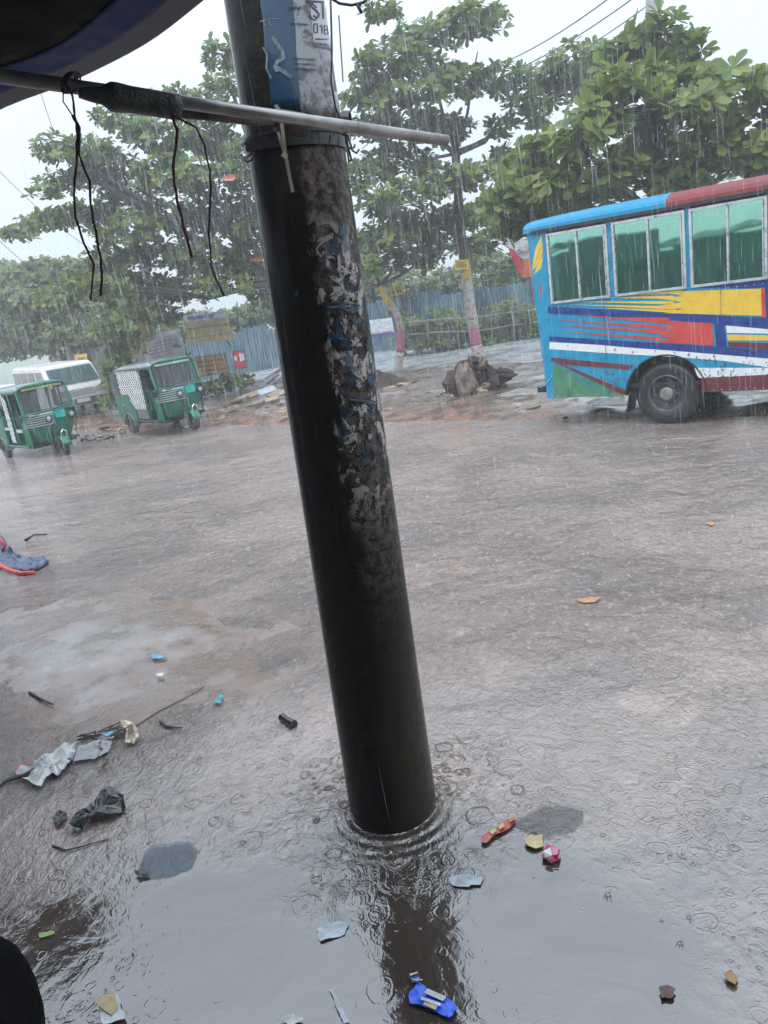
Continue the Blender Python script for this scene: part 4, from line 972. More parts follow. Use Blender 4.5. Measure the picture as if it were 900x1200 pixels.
# big tree behind the bus
Y3 = 17.0; T3b = Vector((YD(770, 380, Y3).x, Y3, 0))
B3 = [(765, 38, 26, 14), (742, 62, 30, 16), (795, 62, 22, 16), (812, 88, 20, 12), (770, 92, 34, 16), (720, 100, 30, 16), (748, 130, 40, 18), (800, 125, 36, 18), (845, 118, 34, 16), (880, 105, 26, 14), (930, 120, 40, 22),
      (715, 150, 36, 14), (680, 165, 34, 14), (650, 178, 34, 14), (612, 195, 26, 14), (640, 215, 40, 16), (700, 200, 46, 22), (760, 180, 46, 24), (820, 170, 46, 24), (880, 165, 44, 26), (930, 190, 40, 26),
      (600, 228, 30, 14), (660, 240, 40, 14), (725, 228, 44, 14), (790, 212, 46, 16), (855, 200, 40, 16), (905, 195, 30, 16), (615, 258, 20, 10), (580, 250, 22, 14), (690, 130, 20, 8), (835, 95, 14, 8), (1000, 150, 60, 50), (1080, 180, 60, 50), (590, 275, 24, 10, 1)]
t3 = crown_tree('almond_tree', 'broad almond tree with large pale leaves spreading above the bus', T3b, YD(765, 250, Y3), B3, Y3, 1.3, .60, 1.25, LM2, .22, parts=298)
# large left tree
Y4 = 25.5; T4b = Vector((YD(352, 430, Y4).x, Y4, 0))
B4 = [(262, 64, 26, 12), (285, 78, 18, 8), (275, 100, 14, 8), (250, 100, 8, 4), (142, 138, 34, 11), (165, 150, 30, 10), (215, 118, 44, 12), (250, 135, 40, 14), (60, 172, 18, 12), (72, 185, 18, 8), (105, 178, 34, 14), (130, 195, 36, 12),
      (190, 160, 40, 16), (240, 170, 44, 18), (52, 224, 14, 7), (75, 212, 24, 10), (100, 205, 18, 8), (150, 225, 34, 18), (200, 205, 48, 20), (255, 215, 40, 22), (290, 190, 24, 26),
      (18, 277, 13, 6), (42, 262, 24, 8), (72, 255, 26, 12), (100, 250, 26, 12), (125, 258, 22, 14), (150, 270, 36, 20), (205, 255, 46, 20), (255, 262, 40, 22), (290, 260, 20, 30),
      (135, 305, 36, 16, -1), (185, 300, 44, 16), (240, 305, 44, 20), (285, 310, 26, 20), (60, 352, 24, 10, -2), (95, 335, 30, 12, -1.5), (130, 340, 30, 14, -2), (165, 335, 36, 16), (215, 340, 40, 14), (265, 335, 30, 12), (300, 345, 16, 10), (155, 372, 26, 14, -2), (130, 385, 22, 12, -2), (185, 370, 26, 12), (320, 250, 30, 60, 1), (350, 180, 40, 60, 2), (380, 280, 30, 50, 2)]
t4 = crown_tree('almond_tree', 'largest almond tree, tiers of branches filling the sky left of the concrete pole', T4b, YD(345, 330, Y4), B4, Y4, 1.8, .60, .95, LM, .28, parts=295)
for i, (px, py) in enumerate(((258, 210), (291, 305), (205, 230), (296, 138))):   # a few reddened leaves, as almonds have
    b = MB(); q = YD(px, py, Y4-2.2)-T4b; V = [tuple(Vector(v)*.42) for v in leaf_v]; b.add([q+Matrix.Rotation(1.2+i, 3, 'X') @ Vector(v) for v in V], leaf_f); b.build('red_leaf', mat('reddened_leaf', (.40, .12, .05), .5), t4)
# trees further off to the left
def simple_tree(px, pyb, Y, blobs, label, tr=.18, dens=.85, size=1.3, m=LMF, top=360, name='roadside_tree'):
    bse = Vector((YD(px, pyb, Y).x, Y, 0)); f = Vector((YD(px, pyb, Y).x, Y, 2.6))
    return crown_tree(name, label, bse, f, blobs, Y, 1.8, dens, size, m, tr, group='misty trees down the road')
simple_tree(112, 455, 35, [(40, 325, 40, 16), (85, 318, 36, 14), (118, 330, 30, 18), (60, 352, 44, 16), (105, 365, 40, 18), (20, 350, 26, 16), (125, 392, 24, 12), (80, 395, 40, 16), (40, 385, 30, 14)], 'misty tree whose leaning trunk stands right of the white van', .17)
simple_tree(82, 440, 41, [(20, 320, 30, 8), (50, 318, 26, 8), (0, 335, 26, 14), (20, 375, 40, 20), (50, 400, 40, 16), (5, 405, 30, 16), (80, 410, 20, 8)], 'faint tree behind the white van, crown lowest at the left edge', .2)
simple_tree(138, 440, 39, [(150, 385, 26, 16), (130, 365, 30, 16), (175, 380, 24, 12), (160, 350, 30, 12)], 'misty tree between the leaning trunk and the yellow shrub', .24)
simple_tree(-60, 440, 46, [(-40, 340, 50, 24), (-90, 330, 40, 26), (-10, 312, 30, 6)], 'dim tree cut off by the left edge', .2)
# misty woods beyond the fence
for px, lab, bl, Y, mm in ((500, 'pale misty tree above the blue fence, directly right of the leaning trunk', [(480, 335, 36, 16), (510, 350, 40, 18), (470, 365, 30, 14), (530, 330, 30, 14), (500, 372, 34, 12)], 36, LMF),
                  (590, 'soft green tree above the fence between the limewashed trunk and the bus', [(570, 310, 28, 16), (600, 325, 28, 20), (585, 345, 30, 16), (560, 340, 20, 14), (610, 350, 20, 14), (620, 300, 20, 16)], 36.5, LMF),
                  (330, 'misty tree half hidden behind the concrete pole', [(300, 368, 26, 12), (240, 385, 34, 20), (285, 392, 26, 12), (205, 385, 30, 14), (330, 360, 26, 24), (350, 385, 30, 16), (290, 380, 20, 8)], 37, LMF),
                  (430, 'misty tree close behind the right edge of the concrete pole', [(430, 330, 26, 20), (420, 355, 20, 16), (440, 355, 18, 12)], 38, LMF),
                  (700, 'tree standing beyond the fence behind the bus', [(680, 320, 50, 40), (760, 310, 60, 50), (850, 300, 70, 50)], 37, LMF)):
    crown_tree('distant_tree', lab, (YD(px, 400, Y).x, Y, 0), (YD(px, 350, Y).x, Y, 2.3), bl, Y, 1, 1.1, 1.25, mm, .15, group='misty trees beyond the blue fence')
# bushes
def bush(name, label, px, py, blobs, Y, m, dens=.9, size=1.0, variants=None, cat='bush', group=None):
    bse = (YD(px, py, Y).x, Y, 0.0); return crown_tree(name, label, bse, bse, blobs, Y, .3, dens, size, m, 0, variants=variants or SMALL, group=group, cat=cat)
bush('hedge', 'low yellow-green creeper hedge along the bamboo rail, left of the bus', 560, 405, [(478, 398, 18, 14), (500, 392, 24, 16), (525, 388, 26, 18), (515, 402, 30, 10), (560, 392, 26, 14), (590, 390, 26, 16), (615, 380, 20, 20), (575, 402, 40, 8), (640, 380, 20, 18), (515, 372, 18, 10), (545, 378, 24, 12), (600, 366, 30, 14), (485, 380, 16, 10)], 30.5, LMH, 1.1, 1.6, cat='hedge')
bush('shrub', 'bright green shrub left of the caged auto-rickshaw', 140, 450, [(140, 425, 16, 16), (133, 450, 12, 18), (150, 440, 14, 18), (128, 470, 8, 8), (136, 412, 10, 8)], 23.5, LMH, 1.0, 1.3)
bush('shrub', 'dark green bush beneath the red box sign', 285, 450, [(285, 448, 12, 8), (270, 446, 14, 8), (255, 452, 16, 8), (240, 458, 12, 7)], 25.5, LM, 1.0, 1.3)
bush('flowering_shrub', 'shrub with pale yellow flowers above the caged auto-rickshaw', 160, 430, [(158, 393, 12, 8), (170, 390, 10, 7), (150, 400, 8, 8), (163, 408, 10, 10)], 24.5, LMY, 1.0, 1.2)
bush('verge_weeds', 'green weeds on the verge just behind the right front of the white van', 115, 455, [(105, 452, 10, 4), (120, 456, 14, 4), (98, 450, 6, 4)], 31, LMH, 1.0, 1.3, cat='weeds')
b = MB(); qb = G(158, 450, 0); b.tube([G(162, 452), YD(161, 425, 24.6), YD(158, 405, 24.6)], .03, 6)
tag(b.build('flower_stem', M_bark), 'thin dark stem carrying the pale yellow flowers', 'stem')

# ------------------------------------------------------------------ steel electric pole and overhead lines
b = MB(); ep0 = Vector((YD(765, 330, 18.4).x, 18.4, 0)); top = YD(763, -120, 18.4); b.tube([ep0, top], [.17, .13], 16)
tag(b.build('power_pole', mat('grey_pole', (.22, .23, .24), .5), None, smooth=True), 'grey electric pole showing above the top of the tree over the bus', 'pole')
def overhead(pa, pb, Y0, Y1, r, label, g='overhead power lines'):
    b = MB(); A_, B_ = YD(*pa, Y0), YD(*pb, Y1); pts = [A_.lerp(B_, u)-Vector((0, 0, .35*4*u*(1-u))) for u in np.linspace(0, 1, 14)]; b.tube(pts, r, 5)
    tag(b.build('power_line', M_rim), label, 'wire', g)
overhead((520, 92), (724, -10), 30, 18.5, .016, 'uppermost of the three power lines at upper right'); overhead((520, 108), (750, -8), 30, 18.5, .016, 'middle one of the three power lines at upper right'); overhead((540, 116), (765, 2), 30, 18.5, .014, 'lowest of the three power lines at upper right')
overhead((-20, 180), (120, 300), 30, 34, .012, 'faint wire slanting across the sky at far left, upper one'); overhead((-20, 262), (70, 330), 30, 34, .012, 'faint wire slanting across the sky at far left, lower one')
overhead((45, 100), (68, 152), 14, 14, .006, 'thin wire end dangling just left of the knotted cords', None)

# ------------------------------------------------------------------ fence, walls, boards
def corrugated(name, pts_px, Y0, Y1, ztop, m, label, cat='fence', hw=.9):
    A_, B_ = YD(*pts_px[0], Y0), YD(*pts_px[1], Y1); A_.z = B_.z = 0; d = (B_-A_); L = d.length; d.normalize(); n_ = Vector((-d.y, d.x, 0))
    root = thing(name, A_, 0, label, cat); k = max(1, int(L/hw))
    base_me = None
    for i in range(k):
        bb = MB(); P = []; ss = L/k
        h = ztop*(1+.05*math.sin(i*2.7)+.03*math.sin(i*7))
        cols = 17
        for zq in (.02, h):
            P.append([d*(i*ss+ss*.995*j/(cols-1)) + n_*(.035*(1 if j % 2 else -1)+.01*(i % 2)) + Vector((0, 0, zq+(.04*math.sin(j*1.3+i) if zq > 1 else 0))) for j in range(cols)])
        bb.grid(P); bb.build('corrugated_sheet', m[i % len(m)], root, solid=.004)
    return root
M_cf = [mat('blue_sheet', (.09, .17, .23), .5, var=.3, scale=2, dirt=(.13, .16, .17), dscale=1.5), mat('pale_blue_sheet', (.15, .235, .29), .5, var=.25, scale=2, dirt=(.13, .16, .17), dscale=1.5), mat('dull_blue_sheet', (.06, .11, .15), .5, var=.3, scale=2)]
fA = YD(425, 400, 34.5); fB = YD(700, 360, 33.0)
corrugated('corrugated_fence', [(425, 400), (700, 360)], 34.6, 33.2, 2.1, M_cf, 'blue corrugated iron fence across the far side of the second road')
corrugated('boundary_fence', [(205, 430), (345, 412)], 33.0, 34.2, 1.75, [mat('light_blue_sheet', (.15, .23, .28), .5, var=.15, scale=2)], 'pale blue sheet fence seen just left of the concrete pole')
def banner(name, corners, Y, m, label, cat='banner', th=.02):
    b = MB(); P = [YD(*c, Y) for c in corners]; b.prism(P, (0, th, 0)); return tag(b.build(name, m), label, cat)
root = thing('roadside_banner', YD(448, 385, 33), 0, 'white banner with red and blue lower edge on the fence beside the concrete pole', 'banner')
def bpart(nm, px, Y, m, root, th=.03):
    b = MB(); b.prism([YD(*c, Y)-root.location for c in px], (0, th, 0)); return b.build(nm, m, root)
bpart('sheet', [(428, 376), (459, 372), (462, 389), (430, 393)], 33, mat('washed_white', (.62, .66, .70), .6), root); bpart('blue_edge', [(430, 393.3), (462, 389.3), (463, 391.5), (430, 396)], 32.98, mat('blue_edge', (.05, .12, .5), .6), root); bpart('red_edge', [(432, 392), (460, 388), (460, 389), (432, 393)], 32.95, mat('red_edge', (.5, .08, .08), .6), root)
# white wall and banner behind the rickshaws
M_wall = mat('whitewashed_wall', (.20, .21, .22), .7, var=.12, scale=1.5, dirt=(.35, .36, .36), dscale=.8)
A_ = YD(60, 430, 44); A_.z = 0; B_ = YD(215, 430, 36); B_.z = 0; b = MB(); d = (B_-A_); b.prism([Vector((0, 0, -.1)), d+Vector((0, 0, -.1)), d+Vector((0, 0, 2.1)), Vector((0, 0, 2.1))], (.1, .25, 0))
wl = thing('boundary_wall', A_, 0, 'pale wall seen in the haze between the tree trunks behind the van', 'wall'); b.build('wall', M_wall, wl)
b = MB(); b.prism([Vector((-.05, -.04, 2.1)), d+Vector((.05, -.04, 2.1)), d+Vector((.05, -.04, 2.2)), Vector((-.05, -.04, 2.2))], (.12, .35, 0)); b.build('coping', M_wall, wl)
root = thing('hoarding', YD(190, 420, 27.5), 0, 'grey-white printed hoarding with a round blue figure, behind the caged auto-rickshaw', 'hoarding')
bpart('sheet', [(168, 400), (210, 390), (217, 436), (172, 440)], 27.5, mat('grey_vinyl', (.44, .46, .50), .55, var=.1), root)
for i in range(7): bpart('print_line', [(174+i*.5, 403+i*4), (202+i*.5, 397+i*4), (202+i*.5, 398+i*4), (174+i*.5, 404.2+i*4)], 27.47, mat('faded_print', (.28, .22, .30) if i != 4 else (.45, .15, .18), .6) if i != 4 else mat('faded_red_print', (.45, .18, .2), .6), root, .02)
b = MB(); qc = YD(206.5, 407, 27.46)-root.location; b.add([qc]+[qc+rt*.17*math.cos(a)+up*.11*math.sin(a) for a in np.linspace(0, PI, 9)], [(0, i, i+1) for i in range(1, 9)]); b.build('printed_shoulders', mat('printed_navy', (.06, .07, .28), .6), root, solid=.01)
b = MB(); qc = YD(205.5, 400, 27.45)-root.location; b.add([qc]+[qc+rt*.055*math.cos(a)+up*.07*math.sin(a) for a in np.linspace(0, 2*PI, 12)], [(0, i, i+1) for i in range(1, 12)]); b.build('printed_head', mat('printed_skin', (.35, .26, .24), .6), root, solid=.01)
for c in ((169, 402, 173, 452), (215, 392, 224, 452)): b = MB(); b.tube([YD(c[0], c[1], 27.6)-root.location, YD(c[2], c[3], 27.6)-root.location], .03, 6); b.build('post', M_bark, root)
# two-tier signboard
YS = 25.0; root = thing('signboard', G(233, 470), 0, 'tall tilted signboard with yellow panels above a brown lettered board, right of the caged auto-rickshaw', 'signboard')
M_sy = mat('aged_yellow_board', (.34, .25, .10), .55, var=.25, scale=4, dirt=(.35, .25, .13), dscale=3); M_sg = mat('green_rail', (.13, .17, .07), .6); M_sb = mat('brown_board', (.13, .085, .055), .6, var=.25, dirt=(.22, .15, .08), dscale=3); M_so = mat('orange_print', (.50, .22, .05), .6); M_st = mat('sign_white_strip', (.45, .48, .55), .55); M_sn = mat('sign_blue_print', (.04, .06, .30), .6)
bpart('header', [(214.5, 370), (267, 364), (268, 371.5), (215.5, 377.7)], YS, M_st, root)
for i, (y0, y1) in enumerate(((378.2, 384.5), (386.5, 395.5), (397.5, 403.5))):
    dx = i*1.8; bpart('panel', [(215.5+dx, y0), (268.2+dx, y0-6.3), (270+dx, y1-6.5), (217+dx, y1)], YS, M_sy, root)
for y in (385.2, 396.2): bpart('rail', [(216, y), (271, y-6.6), (271, y-5.2), (216, y+1.4)], YS-.03, M_sg, root)
bpart('lower_board', [(227, 418), (264, 413.5), (269, 437), (234, 442)], YS-.05, M_sb, root)
tb = MB(); tb2 = MB()
def signtext(bb, x, y, w, slope, h, Y, th=.9, step=2.2):
    def seg(x0, y0, x1, y1, t_):
        a, c = YD(x0, y0, Y)-root.location, YD(x1, y1, Y)-root.location; dd = (c-a).normalized(); s = dd.cross(Vector((0, 1, 0))).normalized()*t_*Y/FP/2; bb.prism([a-s, a+s, c+s, c-s], (0, .012, 0))
    seg(x, y, x+w, y+w*slope, th); q = x+.6
    while q < x+w-.5:
        yq = y+(q-x)*slope; seg(q, yq, q+random.uniform(-.3, .6), yq+h*random.uniform(.7, 1), th*.9)
        if random.random() < .6: seg(q, yq+h*.55, q+step*.55, yq+h*random.uniform(.2, .9), th*.8)
        q += step*random.uniform(.8, 1.2)
signtext(tb, 219, 372.2, 8, -.11, 4, YS-.03, 1.0); signtext(tb, 228.5, 371, 14, -.11, 4, YS-.03, 1.0); signtext(tb, 244, 369.3, 7.5, -.11, 4, YS-.03, 1.0)
tb.build('header_lettering', M_sn, root, fixn=False)
for i in range(4):
    for a, w in ((230, 9), (241, 10), (253, 9)): signtext(tb2, a+i*1.3, 421.5+i*5.3-(a-230)*.12, w, -.12, 2.6, YS-.08, 1.0, 1.9)
tb2.build('board_lettering', M_so, root, fixn=False)
for c in ((217, 403, 240, 478), (270, 396, 283, 458)): b = MB(); b.tube([YD(c[0], c[1], YS+.03)-root.location, YD(c[2], c[3], YS+.03)-root.location], .035, 8); b.build('post', mat('grey_green_post', (.30, .36, .32), .6), root)
b = MB(); b.tube([YD(264, 398, YS)-root.location, YD(272, 407, YS)-root.location], .02, 6); b.tube([YD(226, 410, YS)-root.location, YD(220, 417, YS)-root.location], .02, 6); b.build('brace', M_bark, root)
root = thing('box_sign', G(283, 455), 0, 'small red and white box sign on a post right of the brown lettered board', 'sign')
bpart('frame', [(272, 411.5), (286, 409), (289.5, 431), (275.5, 433)], YS-.4, M_rim, root, .12); bpart('red_face', [(273.2, 413), (285, 410.6), (288.3, 430), (276.5, 432)], YS-.43, mat('sign_red', (.50, .05, .06), .5, var=.2), root, .02); bpart('white_patch', [(280, 415), (285.5, 414), (287, 422), (281.5, 423.5)], YS-.46, mat('sign_white', (.6, .6, .6), .5), root, .02); bpart('white_patch', [(274, 418), (277, 417), (278, 422), (275, 423)], YS-.46, mat('sign_white', (.6, .6, .6), .5), root, .02)
b = MB(); b.tube([YD(279, 432, YS-.3)-root.location, G(284, 457)-root.location], .03, 6); b.build('post', M_white, root)
# yellow cloth sign on the trunk by the van
root = thing('trunk_sign', YD(95, 427, 33), 0, 'yellow-orange sign hung on a tree trunk just behind the white van', 'sign')
bpart('sheet', [(87, 416), (101.5, 414), (103.5, 436), (91, 440)], 33, mat('amber_sheet', (.72, .47, .10), .55, var=.15), root)
tb = MB()
for i in range(3): signtext(tb, 90.5+i*.6, 420+i*5, 9, -.12, 2.4, 32.95, .7)
tb.build('lettering', M_inkr, root, fixn=False)
# torn red and white banner by the bus
root = thing('campaign_banner', YD(610, 300, 22), 0, 'torn red and white banner hanging from a branch behind the rear corner of the bus', 'banner')
bpart('white_cloth', [(591, 277), (628, 283), (628, 303), (612, 303), (597, 291)], 22, mat('banner_white', (.50, .52, .53), .6), root)
bpart('red_cloth', [(596, 290), (603, 293), (614, 312), (612, 325), (603, 309), (599, 300)], 21.97, mat('banner_red', (.45, .05, .06), .6, var=.2), root)
bpart('orange_cloth', [(612, 303), (628, 303), (626, 324.5), (612, 325), (614, 312)], 21.98, mat('banner_orange', (.55, .15, .06), .6, var=.15), root)
tb = MB(); Yb = 21.95
def pl(bb, P, w): 
    for p, q in zip(P, P[1:]):
        a, c = YD(*p, Yb)-root.location, YD(*q, Yb)-root.location; dd = (c-a).normalized(); s = dd.cross(Vector((0, 1, 0))).normalized()*w*Yb/FP/2; bb.prism([a-s, a+s, c+s, c-s], (0, .01, 0))
pl(tb, [(607, 293), (607, 297.5), (609.5, 297.5), (610, 294), (607, 293)], .7); pl(tb, [(611.5, 296), (613.5, 295.5), (613, 294), (611.5, 294.5), (611.5, 297), (613.5, 297.5)], .6); pl(tb, [(614.8, 294.5), (615, 298)], .6); pl(tb, [(615, 295.3), (616.4, 294.5)], .6)
tb.build('grey_lettering', M_ink, root, fixn=False)
tb = MB(); pl(tb, [(617.5, 298), (620, 289.5), (622.5, 298)], 1.3); pl(tb, [(618.5, 295), (621.6, 295)], 1); pl(tb, [(625, 290), (625.2, 298)], 1.4); tb.build('red_lettering', mat('banner_letter_red', (.6, .05, .1), .6), root, fixn=False)
# bamboo rail in front of the hedge
root = thing('bamboo_rail', G(560, 405), 0, 'grey bamboo rail fence running in front of the hedge left of the bus', 'fence')
YR = 29.6
for a in ((478, 378, 558, 372), (558, 372, 640, 362), (478, 392, 560, 388), (560, 388, 640, 376)): b = MB(); b.tube([YD(a[0], a[1], YR)-root.location, YD((a[0]+a[2])/2, (a[1]+a[3])/2-1, YR)-root.location, YD(a[2], a[3], YR)-root.location], .028, 6); b.build('rail', mat('weathered_bamboo', (.22, .18, .14), .6, var=.3), root)
for x, yt, yb in ((500, 374, 408), (535, 370, 406), (575, 366, 404), (600, 340, 401), (615, 362, 399)): b = MB(); b.tube([YD(x, yt, YR)-root.location, YD(x+3, yb, YR)-root.location], .03, 6); b.build('post', mat('weathered_bamboo', (.22, .18, .14), .6), root)
# ------------------------------------------------------------------ rock heap, mounds, rubble
M_rock = mat('wet_dark_earth_rock', (.036, .021, .015), .7, var=.5, scale=6, coat=.08, spec=.3, bump=.9, dirt=(.09, .055, .04), dscale=5); M_rockl = mat('pale_rock', (.17, .125, .10), .6, var=.35, scale=7, coat=.15, bump=.8); M_tan = mat('tan_rock', (.27, .19, .12), .5, var=.3, scale=7, coat=.3, bump=.6)
def stone(root, p, r, flat, m, seed, name='rock', sub=2, rough=.32):
    V, F = lump(0, r, seed, rough, sub, flat); Mz = Matrix.Rotation(seed*1.7, 3, 'Z'); b = MB(); b.add([Mz @ v for v in V], F); o = b.build(name, m, root, smooth=False); o.location = p-root.location; return o
rk = G(558, 462); root = thing('rock_heap', rk, 0, 'heap of dark wet rocks and earth round the foot of the limewashed trunk', 'rocks'); 
YR = rk.y
for i, (px, py, r, fl, m) in enumerate([(550, 446, .40, (1.1, .9, .85), M_rock), (536, 452, .36, (.8, .8, 1), M_rock), (572, 448, .42, (1.2, .8, .6), M_rock), (590, 441, .26, (1.3, .8, .5), M_rock), (558, 428, .28, (1, .8, .7), M_rock), (545, 432, .25, (1, .8, .7), M_rock),
    (546, 447, .33, (.75, .5, 1.25), M_rockl), (571, 440, .3, (1.2, .8, .6), M_rock), (558, 458, .22, (1.3, .7, .45), M_tan), (570, 452, .16, (1.2, .8, .6), M_rockl), (532, 462, .2, (1.2, .8, .5), M_rock), (566, 424, .13, (.7, .7, 1), M_rockl), (586, 436, .18, (1.2, .7, .5), M_rock), (525, 465, .14, (1, 1, .5), M_rockl)]):
    p = YD(px, py, YR+(.35 if m is M_rock else -.05)); stone(root, p, r, fl, m, i+1, sub=3)
mb = G(448, 455); root = thing('earth_mound', mb, 0, 'dark earth mound right beside the concrete pole, in front of the leaning tree', 'mound')
b = MB(); P = []
for i in range(15):
    row = []
    for j in range(25):
        u, v = i/14, j/24; x = -1.6+3.4*v; y = -.9+2.2*u; h = .55*math.exp(-((x+.2)/.75)**2-((y-.2)/.7)**2)*(1+.35*noise.noise(Vector((x*3, y*3, 1))))+.06*noise.noise(Vector((x*8, y*8, 3)))-.02
        row.append((x, y, h))
    P.append(row)
b.grid(P); b.build('earth', M_rock, root, smooth=False)
for i, (x, y) in enumerate(((-.3, -.6), (.5, -.4), (.9, -.5), (.2, -.8), (1.3, -.1))): stone(root, mb+Vector((x, y, .06)), .16, (1.5, .8, .4), M_tan if i % 2 else M_rock, 30+i)
# rubble strip with slabs between the sign and the pole
rb = G(300, 470); root = thing('rubble_heap', rb, 0, 'broken concrete slabs and stones strewn between the signboard and the concrete pole', 'rubble')
for i, (px, py, L, Wd, ang, tilt, m) in enumerate([(312, 448, 1.0, .28, 35, 24, M_rockl), (322, 448, .8, .3, 30, 20, M_rockl), (305, 461, 1.0, .5, 20, 9, mat('blue_grey_slab', (.30, .36, .38), .4, coat=.4)), (318, 440, .9, .12, 25, 22, M_rock), (290, 465, .7, .45, 10, 12, M_tan), (275, 470, .8, .4, -10, 8, M_rockl), (312, 470, .7, .4, 15, 6, M_tan), (297, 474, .6, .3, -20, 8, M_rockl), (325, 462, .5, .4, 40, 10, M_tan)]):
    g = G(px, py, .12); b = MB(); b.box((0, 0, 0), (L, Wd, .07), None)
    o = b.build('broken_slab', m, root, bevel=.012); o.location = g-rb; o.rotation_euler = (rad(random.uniform(-8, 14)), -rad(tilt), rad(ang))
for i in range(90):
    px = random.uniform(238, 342); py = 452+random.uniform(0, 34)+(340-px)*.12*random.random(); g = G(px, py, .03); stone(root, g, random.uniform(.05, .17), (1.2, .9, .5), random.choice([M_rock, M_rockl, M_tan, M_rock]), 100+i, 'stone', 1)
rb2 = G(480, 470); root = thing('rubble_scatter', rb2, 0, 'scattered flat stones on the muddy verge between the concrete pole and the rock heap', 'rubble')
for i in range(120):
    px = random.uniform(455, 640); py = random.uniform(455, 488)-(px-455)*.04; g = G(px, py, .03); stone(root, g, random.uniform(.03, .12), (1.5, .9, .4), random.choice([M_rock, M_rockl, M_tan]), 300+i, 'stone', 1)
rb3 = G(130, 500); root = thing('rubble_scatter', rb3, 0, 'loose stones and brick bits on the verge between the two auto-rickshaws', 'rubble')
for i in range(60):
    px = random.uniform(95, 150); py = random.uniform(482, 515); g = G(px, py, .03); stone(root, g, random.uniform(.04, .12), (1.5, .9, .4), random.choice([M_rock, M_rockl, M_tan]), 500+i, 'stone', 1)
rb4 = G(700, 490); root = thing('rubble_scatter', rb4, 0, 'small stones in the white wet mud under the rear of the bus', 'rubble')
for i in range(70):
    px = random.uniform(630, 900); py = random.uniform(470, 494); g = G(px, py, .03); stone(root, g, random.uniform(.015, .05), (1.4, .9, .4), random.choice([M_rock, M_rockl]), 700+i, 'stone', 1)

# ------------------------------------------------------------------ litter
def surf(x, y, dz=.01):                          # spot on the water or mud surface
    g = G(x, y, 0)
    for _ in range(4): g = G(x, y, max(0, gz(g.x, g.y)))
    g.z = max(0, gz(g.x, g.y))+dz
    return g
def flat(name, label, cat, pts, m, z=.012, th=.004, wrinkle=.006, extra=None, group=None):
    Q = []
    for i, p in enumerate(pts):
        q = pts[(i+1) % len(pts)]; L = math.hypot(q[0]-p[0], q[1]-p[1]); k = 1+int(L/5); Q.append(p)
        for t_ in range(1, k): Q.append((p[0]+(q[0]-p[0])*t_/k+random.uniform(-.09, .09)*min(L, 14), p[1]+(q[1]-p[1])*t_/k+random.uniform(-.07, .07)*min(L, 14)))
    O = [surf(x, y, 0) for x, y in Q]; zf = min(z, .022); c = sum(O, Vector())/len(O); n = len(O); V = [c.copy()]; F = []; rings_ = (.3, .6, .85, 1.0)
    sd = random.uniform(0, 50)
    for r in rings_: V += [c+(p-c)*r for p in O]
    for v in V: v.z = max(0, gz(v.x, v.y))+zf+wrinkle*(.6+1.5*noise.noise(Vector((v.x*14, v.y*14, sd)))+.8*noise.noise(Vector((v.x*40, v.y*40, sd))))*.75
    F += [(0, 1+i, 1+(i+1) % n) for i in range(n)]
    for a in range(len(rings_)-1): F += [(1+a*n+i, 1+(a+1)*n+i, 1+(a+1)*n+(i+1) % n, 1+a*n+(i+1) % n) for i in range(n)]
    root_ = MB(); root_.add(V, F); o = root_.build(name, m, None, solid=th*.5); o.location = c
    for v in o.data.vertices: v.co -= c
    tag(o, label, cat, group)
    if extra:
        for nm, pp, mm in extra:
            bb = MB(); zt = zf+wrinkle*1.1+th; PP = [surf(x, y, zt+random.uniform(0, wrinkle*.5))-c for x, y in pp]; bb.add(PP, [tuple(range(len(PP)))]); bb.build(nm, mm, o, solid=.002)
    return o
M_lw = mat('white_plastic', (.62, .64, .66), .4, coat=.3); M_lr = mat('red_packet', (.50, .05, .03), .35, coat=.4, dirt=(.3, .12, .05), dscale=30); M_ly = mat('cream_scrap', (.55, .40, .20), .45, coat=.3, dirt=(.4, .27, .12), dscale=20); M_lb = mat('vivid_blue_packet', (.01, .09, .75), .3, coat=.5); M_lp = mat('magenta_foil', (.45, .03, .14), .3, coat=.5); M_lor = mat('orange_scrap', (.42, .22, .08), .5, dirt=(.2, .1, .05), dscale=30); M_ldb = mat('grey_blue_film', (.05, .05, .055), .3, coat=.1, alpha=.2); M_lsky = mat('sky_blue_scrap', (.12, .38, .60), .4)
flat('food_wrapper', 'bright blue and white snack packet floating at the bottom edge', 'packet', [(481, 1165), (492, 1154), (503, 1163), (530, 1176), (537, 1186), (527, 1196), (500, 1184), (480, 1178)], M_lb,
     extra=[('white_print', [(502, 1164), (524, 1174), (520, 1179), (498, 1169)], M_lw), ('white_print', [(495, 1174), (518, 1182), (516, 1185), (494, 1177)], M_lw), ('cream_print', [(498, 1180), (514, 1185), (511, 1189), (497, 1183)], M_ly)])
flat('wrapper_scrap', 'small dark blue and silver wrapper scrap just above the blue packet', 'scrap', [(480, 1148), (491, 1145), (492, 1152), (484, 1155)], mat('navy_foil', (.04, .06, .25), .2, coat=.6), extra=[('silver_edge', [(485, 1153), (496, 1153.3), (496, 1154.5), (485, 1154.3)], M_lw), ('silver_edge', [(481, 1147), (490, 1144.5), (490.5, 1146), (481.5, 1149)], M_lw)])
flat('red_packet', 'long red and yellow wrapper afloat to the right of the concrete pole', 'packet', [(564, 984), (572, 978), (584, 969), (594, 963), (603, 961), (604, 967), (596, 974), (583, 980), (570, 991), (564, 990)], M_lr, extra=[('yellow_print', [(574, 979), (580, 975), (583, 978), (577, 983)], M_ly), ('yellow_print', [(585, 972), (590, 969), (592, 973), (586, 977)], M_ly), ('orange_tip', [(596, 964), (604, 961), (604, 965), (598, 969)], M_lor)])
